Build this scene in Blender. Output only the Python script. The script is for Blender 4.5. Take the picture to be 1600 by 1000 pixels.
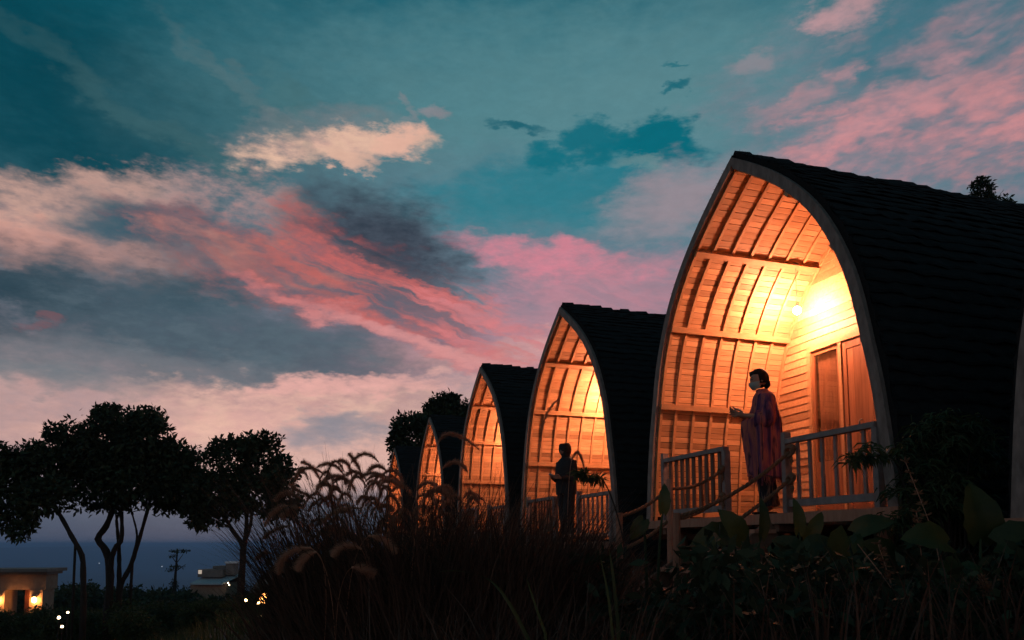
import bpy, bmesh, math, random
from mathutils import Vector, Matrix, noise
R = math.radians
scene = bpy.context.scene
for o in list(bpy.data.objects):
    bpy.data.objects.remove(o)

# ------------------------------------------------------------------ camera
EYE = 1.5                                  # eye height above the ground at the camera (metres)
PITCH = math.atan(122.0 / 1200.0)          # looking slightly up
cam_data = bpy.data.cameras.new('camera')
cam_data.sensor_width = 36.0
cam_data.lens = 27.0
cam_data.shift_y = 228.0 / 1600.0
cam_data.clip_start = 0.05
cam_data.clip_end = 60000.0
cam = bpy.data.objects.new('camera', cam_data)
scene.collection.objects.link(cam)
cam.location = (0, 0, EYE)
cam.rotation_euler = (R(90) + PITCH, 0, 0)
scene.camera = cam

CP, SP = math.cos(PITCH), math.sin(PITCH)
def sight(px, py):
    """direction in which a spot of the photograph (1600 x 1000) lies, with y (forward) = 1"""
    a = (px - 800.0) / 1200.0; b = -(py - 728.0) / 1200.0
    d = Vector((a, CP - b * SP, SP + b * CP))
    return d / d.y
def at(px, py, Y):
    return Vector((0, 0, EYE)) + sight(px, py) * Y
def azel(px, py):
    d = sight(px, py).normalized()
    return math.degrees(math.atan2(d.x, d.y)), math.degrees(math.asin(d.z))
def lin(c):
    return tuple(((v / 255.0) / 12.92 if v / 255.0 <= 0.04045 else ((v / 255.0 + 0.055) / 1.055) ** 2.4) for v in c)

# ------------------------------------------------------------------ colour management
scene.view_settings.view_transform = 'Standard'
scene.view_settings.look = 'None'
scene.view_settings.exposure = 0.0
scene.view_settings.gamma = 1.0
scene.view_settings.use_curve_mapping = False
scene.render.engine = 'CYCLES'
scene.cycles.use_denoising = True
scene.cycles.use_adaptive_sampling = True
scene.cycles.adaptive_threshold = 0.02
scene.cycles.max_bounces = 8
scene.cycles.diffuse_bounces = 4
scene.cycles.glossy_bounces = 3
scene.cycles.transparent_max_bounces = 8
scene.cycles.volume_bounces = 0
scene.cycles.sample_clamp_indirect = 6.0

# ------------------------------------------------------------------ world: dusk sky with clouds, laid out by compass direction
world = bpy.data.worlds.new('World'); scene.world = world; world.use_nodes = True
NT = world.node_tree; NT.nodes.clear()
class S:
    """a socket with arithmetic"""
    nt = NT
    def __init__(s, sock): s.s = sock
    @staticmethod
    def m(op, *a, clamp=False):
        n = S.nt.nodes.new('ShaderNodeMath'); n.operation = op; n.use_clamp = clamp
        for i, v in enumerate(a):
            if isinstance(v, S): S.nt.links.new(v.s, n.inputs[i])
            else: n.inputs[i].default_value = v
        return S(n.outputs[0])
    def __add__(s, o): return S.m('ADD', s, o)
    def __radd__(s, o): return S.m('ADD', o, s)
    def __sub__(s, o): return S.m('SUBTRACT', s, o)
    def __rsub__(s, o): return S.m('SUBTRACT', o, s)
    def __mul__(s, o): return S.m('MULTIPLY', s, o)
    def __rmul__(s, o): return S.m('MULTIPLY', o, s)
    def __truediv__(s, o): return S.m('DIVIDE', s, o)
def smooth(x, a, b, lo=0.0, hi=1.0):
    n = S.nt.nodes.new('ShaderNodeMapRange'); n.interpolation_type = 'SMOOTHSTEP'
    S.nt.links.new(x.s, n.inputs[0])
    for i, v in zip((1, 2, 3, 4), (a, b, lo, hi)): n.inputs[i].default_value = v
    return S(n.outputs[0])
def mixc(f, a, b):
    n = S.nt.nodes.new('ShaderNodeMix'); n.data_type = 'RGBA'
    for sock, v in ((n.inputs[0], f), (n.inputs[6], a), (n.inputs[7], b)):
        if isinstance(v, S): S.nt.links.new(v.s, sock)
        elif isinstance(v, (int, float)): sock.default_value = v
        else: sock.default_value = (*v, 1)
    return S(n.outputs[2])
def ramp(x, stops):
    n = S.nt.nodes.new('ShaderNodeValToRGB'); S.nt.links.new(x.s, n.inputs[0])
    el = n.color_ramp.elements
    while len(el) < len(stops): el.new(0.5)
    for e, (p, c) in zip(el, sorted(stops)): e.position = p; e.color = (*c, 1)
    return S(n.outputs[0])
tc = NT.nodes.new('ShaderNodeTexCoord')
sep = NT.nodes.new('ShaderNodeSeparateXYZ'); NT.links.new(tc.outputs['Generated'], sep.inputs[0])
dx_, dy_, dz_ = (S(sep.outputs[i]) for i in range(3))
az0 = S.m('ARCTAN2', dx_, dy_) * 57.29578
el0 = S.m('ARCSINE', dz_) * 57.29578
def wnoise(scale, stretch, detail, rough, seed, distort=0.0):
    mp = NT.nodes.new('ShaderNodeMapping'); NT.links.new(tc.outputs['Generated'], mp.inputs[0])
    mp.inputs['Scale'].default_value = (1, 1, stretch); mp.inputs['Location'].default_value = (seed, seed * 1.7, seed * .3)
    n = NT.nodes.new('ShaderNodeTexNoise'); NT.links.new(mp.outputs[0], n.inputs['Vector'])
    n.inputs['Scale'].default_value = scale; n.inputs['Detail'].default_value = detail
    n.inputs['Roughness'].default_value = rough; n.inputs['Distortion'].default_value = distort
    sp = NT.nodes.new('ShaderNodeSeparateColor'); NT.links.new(n.outputs['Color'], sp.inputs[0])
    return S(sp.outputs[0]) - 0.5, S(sp.outputs[1]) - 0.5, S(sp.outputs[2]) - 0.5
nb = wnoise(5.0, 2.0, 1, .5, 3.1)              # broad shapes
nm = wnoise(16.0, 2.2, 2, .62, 7.7)           # cloud billows
nf = wnoise(52.0, 2.6, 3, .68, 1.3)           # fine fibres
az = az0 + nb[0] * 6.0 + nm[0] * 4.5 + nf[0] * 2.0
el = el0 + nb[1] * 2.6 + nm[1] * 3.0 + nf[1] * 1.3
# base: colour by height above the horizon
elb = el0 + nb[2] * 4.0 + nm[2] * 2.0
base_stops = [(0, (62, 82, 106)), (1.5, (72, 90, 112)), (3.2, (100, 108, 126)), (5, (158, 138, 144)), (6.8, (212, 168, 160)), (8.8, (226, 182, 170)), (11.5, (196, 160, 160)),
              (14, (150, 132, 145)), (18, (104, 126, 140)), (24, (66, 126, 140)), (30, (38, 110, 126)), (36, (18, 92, 110)), (60, (8, 72, 90)), (90, (6, 62, 80))]
col = ramp(elb / 90.0, [(e / 90.0, lin(c)) for e, c in base_stops])
# below the horizon: dull ground haze
fibre = nm[2] * 1.3 + nf[2] * 1.0
cvn = NT.nodes.new('ShaderNodeCombineXYZ'); NT.links.new(az.s, cvn.inputs[0]); NT.links.new(el.s, cvn.inputs[1]); cvn.inputs[2].default_value = 1.0
fmix = smooth(fibre, -.35, .35)
rip = smooth(nf[0] * 1.0 + nm[1] * .8, -.4, .4, .90, 1.00)   # thin ripples all over the cloud deck
def streaks(tilt, along, across, seed):
    """long fibres lying along a slope in the sky"""
    c_, s_ = math.cos(R(tilt)), math.sin(R(tilt)); cc = NT.nodes.new('ShaderNodeCombineXYZ')
    a_ = az0 + nb[0] * 4.0 + nm[0] * 1.2 + nf[0] * .8; e_ = el0 + nb[1] * 3.0 + nm[1] * 1.1 + nf[1] * .6
    A = a_ * (c_ * along) + e_ * (s_ * along); B = e_ * (c_ * across) - a_ * (s_ * across)
    NT.links.new(A.s, cc.inputs[0]); NT.links.new(B.s, cc.inputs[1]); cc.inputs[2].default_value = seed
    n = NT.nodes.new('ShaderNodeTexNoise'); NT.links.new(cc.outputs[0], n.inputs['Vector']); n.inputs['Scale'].default_value = 1.0; n.inputs['Detail'].default_value = 3; n.inputs['Roughness'].default_value = .6
    return S(n.outputs['Fac'])
st_a = smooth(streaks(-19, .11, .95, 4.0), .40, .62); st_b = smooth(streaks(4, .20, .55, 9.0), .32, .68)
PATCHES = []
def patch(px, py, rx, ry, rot, c, op=1.0, soft=0.35, k=0.9, c2=None, st=0):
    """one cloud (or gap) in the sky, given by its compass direction, height and spread"""
    a0, e0 = azel(px, py)
    kx = (azel(px + 5, py)[0] - azel(px - 5, py)[0]) / 10; ky = (azel(px, py - 5)[1] - azel(px, py + 5)[1]) / 10
    PATCHES.append((a0, e0, rx * kx, ry * ky, R(-rot), lin(c), op, soft * 1.5 + .1, k, lin(c2) if c2 else None, st))
def sky_tile(lo_az, hi_az, lo_el, hi_el):
    """colour of one part of the sky: only the clouds that reach it"""
    g = bpy.data.node_groups.new('sky_part', 'ShaderNodeTree')
    for nm_, ty in (('dir', 'NodeSocketVector'), ('fibre', 'NodeSocketFloat'), ('fmix', 'NodeSocketFloat'), ('base', 'NodeSocketColor'), ('streak_a', 'NodeSocketFloat'), ('streak_b', 'NodeSocketFloat')):
        g.interface.new_socket(nm_, in_out='INPUT', socket_type=ty)
    g.interface.new_socket('col', in_out='OUTPUT', socket_type='NodeSocketColor')
    gi = g.nodes.new('NodeGroupInput'); go = g.nodes.new('NodeGroupOutput')
    keep = S.nt; S.nt = g
    cv, fb, fm, c_, sa, sb = (S(gi.outputs[i]) for i in range(6))
    for a0, e0, rx, ry, t, c, op, s_, k, c2, st in PATCHES:
        f = math.sqrt(1 + 2 * s_ + 1.2 * k)
        ha = f * math.hypot(rx * math.cos(t), ry * math.sin(t)) + 4.5; he = f * math.hypot(rx * math.sin(t), ry * math.cos(t)) + 3.0
        if a0 + ha < lo_az or a0 - ha > hi_az or e0 + he < lo_el or e0 - he > hi_el: continue
        cr, sr = math.cos(t), math.sin(t); XY = []
        for ka, kb in ((cr / rx, sr / rx), (-sr / ry, cr / ry)):
            v = g.nodes.new('ShaderNodeVectorMath'); v.operation = 'DOT_PRODUCT'; g.links.new(cv.s, v.inputs[0])
            v.inputs[1].default_value = (ka, kb, -ka * a0 - kb * e0); XY.append(S(v.outputs['Value']))
        d = S.m('MULTIPLY_ADD', XY[1], XY[1], S.m('MULTIPLY_ADD', XY[0], XY[0], fb * (2 * k)))
        m = smooth(d, max(-.3, 1 - 2 * s_), 1 + 2 * s_, op, 0.0)
        if st: m = m * (sa if st == 1 else sb)
        c_ = mixc(m, c_, c if c2 is None else mixc(fm, c, c2))
    g.links.new(c_.s, go.inputs[0]); S.nt = keep
    n = NT.nodes.new('ShaderNodeGroup'); n.node_tree = g
    for i, v in enumerate((S(cvn.outputs[0]), fibre, fmix, col, st_a, st_b)): NT.links.new(v.s, n.inputs[i])
    vm = NT.nodes.new('ShaderNodeVectorMath'); vm.operation = 'SCALE'; NT.links.new(n.outputs[0], vm.inputs[0]); NT.links.new(rip.s, vm.inputs['Scale'])
    b = NT.nodes.new('ShaderNodeBackground'); NT.links.new(vm.outputs[0], b.inputs[0]); b.inputs[1].default_value = 1.0
    return b.outputs[0]
def split(x, at_, lo, hi):
    n = NT.nodes.new('ShaderNodeMixShader'); f = S.m('GREATER_THAN', x, at_)
    NT.links.new(f.s, n.inputs[0]); NT.links.new(lo, n.inputs[1]); NT.links.new(hi, n.inputs[2]); return n.outputs[0]
def strip(lo_az, hi_az):
    es = [-90, 9.5, 17.0, 24.5, 90]
    t = [sky_tile(lo_az, hi_az, es[i], es[i + 1]) for i in range(4)]
    return split(el0, es[2], split(el0, es[1], t[0], t[1]), split(el0, es[3], t[2], t[3]))
# broad washes
patch(110, 110, 540, 270, 0, (0, 64, 78), .97, .6, .4)
patch(720, 60, 420, 120, 0, (22, 98, 114), .6, .8, .4)
patch(680, 200, 300, 120, 0, (92, 138, 146), .55, .8, .4)
patch(1120, 200, 200, 150, 0, (98, 138, 146), .55, .8, .4)
patch(960, 170, 300, 120, 0, (98, 144, 150), .5, .9, .5)
patch(1470, 250, 330, 230, -10, (138, 126, 140), .75, .6, .7, (112, 124, 138))
patch(1440, 60, 130, 60, 0, (42, 112, 128), .7, .6, .6)
patch(760, 440, 330, 130, 0, (112, 126, 142), .5, .8, .4)
# right: pink clouds
patch(1570, 200, 120, 66, 0, (236, 148, 142), .9, .8, 1.0, (206, 138, 142), 2)
patch(1440, 235, 190, 40, -4, (206, 142, 148), .65, .9, 1.2, (172, 134, 144), 2)
patch(1320, 222, 96, 36, -8, (230, 148, 150), .9, .7, 1.2, (196, 140, 148), 2)
patch(1420, 160, 130, 30, -14, (200, 144, 148), .7, .7, 1.2, None, 2)
patch(1280, 142, 66, 18, -20, (188, 140, 146), .75, .7, 1.2, None, 2)
patch(1335, 80, 50, 26, -25, (196, 146, 150), .8, .7, 1.2, None, 2)
patch(1318, 6, 52, 26, 5, (196, 152, 156), .85, .4, .9)
patch(1560, 28, 120, 40, -3, (178, 136, 144), .8, .7, 1.2, None, 2)
patch(1180, 96, 26, 16, 0, (142, 138, 146), .8, .5, .9)
patch(1560, 120, 90, 34, 0, (190, 140, 146), .7, .7, 1.2, None, 2)
# teal gaps, middle
patch(905, 285, 210, 46, -4, (34, 120, 136), .95, .4, .8)
patch(850, 320, 150, 40, 0, (52, 126, 140), .6, .6, .7)
patch(1042, 222, 76, 32, 4, (8, 106, 122), 1.0, .15, .9)
patch(925, 206, 40, 30, 0, (14, 108, 124), .95, .2, .9)
patch(866, 236, 38, 28, 0, (16, 110, 126), .95, .2, .9)
patch(1055, 145, 22, 8, 0, (16, 102, 118), .9, .3, .6)
patch(1045, 106, 18, 5, 0, (30, 108, 122), .8, .3, .6)
patch(812, 190, 48, 9, 4, (20, 96, 112), .9, .3, .7)
patch(1000, 255, 34, 12, 20, (110, 142, 146), .7, .5, .9)
patch(1055, 305, 110, 46, -14, (158, 142, 150), .85, .45, .8)
# pink, lower middle
patch(980, 470, 170, 56, 4, (202, 136, 150), .7, .8, .9, (176, 136, 148), 1)
patch(960, 460, 120, 40, 4, (192, 136, 150), .6, .8, .9)
patch(850, 400, 110, 22, 10, (218, 134, 150), .9, .6, 1.1, (190, 134, 148))
patch(780, 520, 190, 36, 0, (190, 140, 152), .7, .6, .8)
patch(740, 556, 190, 22, -5, (228, 168, 164), .9, .5, .9, (214, 158, 160))
# bright cream cloud and its wisps
patch(470, 205, 100, 26, -10, (128, 128, 132), .6, .6, 1.0)
patch(515, 232, 128, 30, -6, (232, 190, 166), .98, .25, .9, (214, 170, 156))
patch(615, 222, 32, 24, -20, (230, 180, 160), .95, .25, .7)
patch(555, 258, 50, 10, 0, (222, 178, 158), .9, .3, .7)
patch(618, 174, 9, 14, 0, (128, 134, 140), .7, .4, .6)
patch(662, 174, 24, 11, 0, (150, 138, 144), .7, .5, .7)
patch(270, 212, 190, 12, 19, (70, 106, 110), .35, 1.2, .6)
patch(385, 165, 90, 11, 34, (96, 118, 122), .4, 1.2, .6)
patch(430, 150, 40, 22, 30, (70, 112, 118), .6, .6, .8)
# cream band on the left
patch(150, 305, 190, 34, -13, (200, 160, 148), .92, .4, 1.1, (168, 142, 138))
patch(40, 350, 140, 34, -6, (204, 164, 150), .9, .4, 1.0, (176, 142, 140))
patch(110, 398, 190, 38, 4, (220, 162, 148), .95, .35, 1.0, (186, 144, 138))
patch(330, 402, 140, 26, 4, (172, 134, 126), .85, .5, 1.0, (150, 122, 122))
patch(390, 330, 120, 46, 12, (178, 144, 142), .8, .5, 1.6, (112, 122, 132))
patch(225, 357, 104, 38, -2, (14, 88, 106), .95, .3, .7)
patch(400, 378, 34, 12, 0, (70, 92, 106), .8, .5, 1.0)
# slate cloud bank
patch(170, 508, 400, 86, 5, (44, 70, 84), .95, .35, .7, (62, 86, 98))
patch(300, 452, 90, 34, -10, (32, 70, 84), .9, .4, .8)
patch(70, 452, 150, 26, 4, (34, 62, 76), .9, .4, .8)
patch(420, 552, 250, 62, 12, (88, 106, 118), .85, .6, .8, (66, 88, 102))
patch(240, 590, 320, 34, 4, (118, 122, 130), .75, .7, .8)
patch(90, 508, 24, 7, 0, (120, 88, 96), .8, .5, .8)
# dusky dome of the red cloud, streaked with red
patch(610, 384, 100, 58, 16, (48, 58, 72), .95, .65, .7, (64, 68, 82))
patch(480, 430, 200, 48, 10, (132, 98, 104), .85, .6, 1.0, (98, 88, 100))
patch(560, 470, 200, 40, 16, (128, 104, 114), .7, .6, .9, (100, 98, 112))
patch(400, 396, 130, 22, 4, (196, 134, 122), .7, .6, 1.3, None, 2)
patch(470, 428, 190, 34, 10, (172, 104, 100), .6, .8, 1.0, None, 1)
patch(610, 445, 160, 36, 18, (204, 100, 94), .6, .9, 1.3, None, 1)
patch(670, 480, 150, 30, 24, (214, 114, 110), .6, .55, .9, (214, 112, 114), 1)
patch(510, 474, 110, 11, 12, (218, 112, 106), .75, .7, 1.2, (186, 106, 106))
patch(650, 445, 100, 8, 20, (216, 104, 98), .55, .6, 1.0)
patch(620, 530, 180, 12, 18, (208, 132, 132), .8, .6, .9, (188, 130, 134))
patch(745, 500, 100, 30, 18, (220, 132, 136), .85, .6, .9, (200, 134, 140), 1)
patch(690, 545, 120, 12, 14, (222, 150, 148), .8, .6, .9)
# low sky
patch(390, 640, 300, 34, -5, (238, 190, 172), .9, .55, .9, (226, 172, 164))
patch(560, 604, 160, 13, -4, (236, 176, 168), .9, .5, .9)
patch(80, 640, 170, 26, -4, (186, 150, 150), .8, .6, .9, (150, 136, 144))
patch(60, 594, 150, 18, 0, (112, 122, 130), .7, .6, .9)
patch(545, 668, 88, 22, -2, (134, 136, 148), .9, .5, .8, (150, 144, 152))
patch(540, 735, 240, 36, 0, (240, 192, 176), .7, .6, .6)
# the rest of the sky, all round: the same teal and mauve cloud deck
oc = mixc(smooth(fibre + nb[0], .0, .7, 0, .6), col, lin((150, 126, 138)))
ob = NT.nodes.new('ShaderNodeBackground'); NT.links.new(oc.s, ob.inputs[0])
aa = [-46, -19, -6, 8, 22, 46]
ss = [strip(aa[i], aa[i + 1]) for i in range(5)]
surf = split(az0, aa[2], split(az0, aa[1], ss[0], ss[1]), split(az0, aa[4], split(az0, aa[3], ss[2], ss[3]), ss[4]))
surf = split(S.m('ABSOLUTE', az0), 75.0, surf, ob.outputs[0])
# physically based twilight, very weak, behind the clouds
sky = NT.nodes.new('ShaderNodeTexSky'); sky.sky_type = 'NISHITA'; sky.sun_disc = False
sky.sun_elevation = R(1.5); sky.sun_rotation = R(-22); sky.altitude = 900; sky.air_density = 1.0; sky.dust_density = 2.0
bg2 = NT.nodes.new('ShaderNodeBackground'); NT.links.new(sky.outputs[0], bg2.inputs[0]); bg2.inputs[1].default_value = 0.0012
ad = NT.nodes.new('ShaderNodeAddShader'); NT.links.new(surf, ad.inputs[0]); NT.links.new(bg2.outputs[0], ad.inputs[1])
wo = NT.nodes.new('ShaderNodeOutputWorld'); NT.links.new(ad.outputs[0], wo.inputs[0])
world.cycles.sampling_method = 'MANUAL'; world.cycles.sample_map_resolution = 512

# ------------------------------------------------------------------ the sun, just gone down on the left
sun = bpy.data.lights.new('sun', 'SUN'); sun.energy = 0.06; sun.angle = R(12); sun.color = (1, .62, .5)
sun_o = bpy.data.objects.new('sun', sun); scene.collection.objects.link(sun_o)
sd = Vector((math.sin(R(-22)) * math.cos(R(1.5)), math.cos(R(-22)) * math.cos(R(1.5)), math.sin(R(1.5))))
sun_o.rotation_euler = sd.to_track_quat('Z', 'Y').to_euler()
import numpy as np
rng = np.random.default_rng(7); random.seed(7)
COL = scene.collection
# ------------------------------------------------------------------ materials
MATS = {}
def mat(name, c1, c2=None, scale=6.0, stretch=(1, 1, 1), rough=.8, bump=0.0, island=0.0, spec=.3, trans=0.0, emit=None, detail=5, objcoord=True):
    if name in MATS: return MATS[name]
    m = bpy.data.materials.new(name); m.use_nodes = True; nt = m.node_tree; N = nt.nodes; L = nt.links
    b = N['Principled BSDF']; b.inputs['Roughness'].default_value = rough; b.inputs['Specular IOR Level'].default_value = spec
    tcn = N.new('ShaderNodeTexCoord'); mp = N.new('ShaderNodeMapping'); mp.inputs['Scale'].default_value = stretch
    L.new(tcn.outputs['Object'], mp.inputs[0])
    oi = N.new('ShaderNodeObjectInfo'); va = N.new('ShaderNodeVectorMath'); va.operation = 'MULTIPLY_ADD'
    cx = N.new('ShaderNodeCombineXYZ')
    for i in range(3): L.new(oi.outputs['Random'], cx.inputs[i])
    L.new(cx.outputs[0], va.inputs[0]); va.inputs[1].default_value = (37, 53, 71); L.new(mp.outputs[0], va.inputs[2])
    nz = N.new('ShaderNodeTexNoise'); nz.inputs['Scale'].default_value = scale; nz.inputs['Detail'].default_value = detail
    nz.inputs['Roughness'].default_value = .62; L.new(va.outputs[0], nz.inputs['Vector'])
    cr = N.new('ShaderNodeValToRGB'); cr.color_ramp.elements[0].position = .3; cr.color_ramp.elements[1].position = .7
    cr.color_ramp.elements[0].color = (*c1, 1); cr.color_ramp.elements[1].color = (*(c2 or c1), 1)
    L.new(nz.outputs['Fac'], cr.inputs[0]); out = cr.outputs[0]
    if island:
        g = N.new('ShaderNodeNewGeometry'); ad_ = N.new('ShaderNodeMath'); ad_.operation = 'ADD'
        L.new(g.outputs['Random Per Island'], ad_.inputs[0]); L.new(oi.outputs['Random'], ad_.inputs[1])
        fr = N.new('ShaderNodeMath'); fr.operation = 'FRACT'; L.new(ad_.outputs[0], fr.inputs[0])
        mr = N.new('ShaderNodeMapRange'); L.new(fr.outputs[0], mr.inputs[0]); mr.inputs[3].default_value = 1 - island; mr.inputs[4].default_value = 1 + island * .6
        sc_ = N.new('ShaderNodeVectorMath'); sc_.operation = 'SCALE'; L.new(out, sc_.inputs[0]); L.new(mr.outputs[0], sc_.inputs['Scale']); out = sc_.outputs[0]
    L.new(out, b.inputs['Base Color'])
    if bump:
        bp = N.new('ShaderNodeBump'); bp.inputs['Strength'].default_value = bump; bp.inputs['Distance'].default_value = .01
        L.new(nz.outputs['Fac'], bp.inputs['Height']); L.new(bp.outputs[0], b.inputs['Normal'])
    if emit:
        b.inputs['Emission Color'].default_value = (*emit[0], 1); b.inputs['Emission Strength'].default_value = emit[1]
    if trans:
        t = N.new('ShaderNodeBsdfTranslucent'); L.new(out, t.inputs[0]); mx = N.new('ShaderNodeMixShader'); mx.inputs[0].default_value = trans
        L.new(b.outputs[0], mx.inputs[1]); L.new(t.outputs[0], mx.inputs[2]); L.new(mx.outputs[0], N['Material Output'].inputs[0])
    MATS[name] = m; return m
WOOD = mat('pine_boards', (.46, .24, .10), (.62, .37, .18), 9, (3, .35, 3), .62, .25, .42)
WOOD2 = mat('pine_beams', (.46, .24, .10), (.58, .34, .16), 9, (3, .5, 3), .6, .25, .12)
GREY = mat('weathered_boards', (.13, .10, .082), (.25, .20, .168), 12, (1.5, 1.5, .6), .75, .4, .12)
RAILG = mat('grey_paint_wood', (.15, .125, .112), (.25, .215, .195), 10, (1, 1, 1), .7, .25, .08)
THATCH = mat('dark_thatch', (.014, .014, .0145), (.024, .0235, .023), 9, (4, 1, 4), .95, .5, .15, .05)
DARKW = mat('dark_timber', (.10, .06, .04), (.19, .11, .07), 8, (2, 2, .5), .8, .3, .1)
DOORW = mat('door_timber', (.27, .11, .045), (.40, .18, .08), 7, (4, 4, .35), .5, .2, .25)
ROPE = mat('hemp_rope', (.10, .05, .028), (.20, .105, .055), 60, (1, 1, 1), .9, .6)
POSTW = mat('post_timber', (.30, .14, .085), (.42, .22, .14), 9, (3, 3, .5), .8, .4, .1)
CURT = mat('brown_curtain', (.16, .062, .026), (.26, .11, .045), 5, (3, 3, .3), .9, .2)
GLASS = bpy.data.materials.new('window_glass'); GLASS.use_nodes = True
_n, _l = GLASS.node_tree.nodes, GLASS.node_tree.links; _t = _n.new('ShaderNodeBsdfTransparent'); _g = _n.new('ShaderNodeBsdfGlossy'); _g.inputs['Roughness'].default_value = .03; _m = _n.new('ShaderNodeMixShader'); _m.inputs[0].default_value = .10
_l.new(_t.outputs[0], _m.inputs[1]); _l.new(_g.outputs[0], _m.inputs[2]); _l.new(_m.outputs[0], _n['Material Output'].inputs[0])
BULB = mat('lamp_bulb', (1, .8, .6), None, emit=((1.0, .375, .22), 2450.0))
METAL = mat('dull_metal', (.18, .17, .16), (.26, .25, .23), 20, rough=.45)
SOIL = mat('damp_soil', (.03, .032, .026), (.06, .066, .045), .8, (1, 1, 1), .95, .5)
LEAFD = mat('dark_leaves', (.024, .036, .020), (.046, .062, .032), 1.2, (1, 1, 1), .7, 0, .4, .12, .12)
LEAFG = mat('green_leaves', (.026, .046, .018), (.050, .072, .028), 2, (1, 1, 1), .6, 0, .35, .2, .25)
LEAFB = mat('broad_leaves', (.026, .044, .012), (.075, .078, .022), 5, (1, 1, 1), .5, .3, .35, .3, .3)
BARK = mat('bark', (.014, .012, .010), (.034, .027, .022), 14, (2, 2, .5), .9, .6)
GRASSB = mat('grass_blades', (.045, .034, .026), (.16, .086, .058), 3, (1, 1, .3), .75, 0, .5, .12, .15)
PLUME = mat('grass_plumes', (.40, .17, .10), (.60, .30, .18), 8, (1, 1, 1), .8, 0, .25, .2, .3)
# ------------------------------------------------------------------ mesh helpers
def mesh(name, verts, faces, m, smooth_=False):
    me = bpy.data.meshes.new(name); me.from_pydata([tuple(v) for v in verts], [], faces); me.materials.append(m)
    if smooth_: me.polygons.foreach_set('use_smooth', [True] * len(me.polygons))
    me.update(); return me
def np_mesh(name, V, F, m, smooth_=False):
    """V (n,3), F (k,3 or 4) arrays"""
    me = bpy.data.meshes.new(name); V = np.asarray(V, np.float32); F = np.asarray(F, np.int32); k, w = F.shape
    me.vertices.add(len(V)); me.vertices.foreach_set('co', V.ravel()); me.loops.add(k * w); me.loops.foreach_set('vertex_index', F.ravel())
    me.polygons.add(k); me.polygons.foreach_set('loop_start', np.arange(0, k * w, w, dtype=np.int32))
    me.materials.append(m); me.update(calc_edges=True)
    if smooth_: me.polygons.foreach_set('use_smooth', np.ones(k, dtype=bool))
    return me
def obj(name, me, parent=None, loc=None, rz=None, m4=None):
    o = bpy.data.objects.new(name, me); COL.objects.link(o)
    if parent is not None: o.parent = parent
    if loc is not None: o.location = loc
    if rz is not None: o.rotation_euler = (0, 0, rz)
    if m4 is not None: o.matrix_local = m4
    return o
def tag(o, label=None, cat=None, group=None, kind=None):
    if label: o['label'] = label
    if cat: o['category'] = cat
    if group: o['group'] = group
    if kind: o['kind'] = kind
    return o
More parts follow.
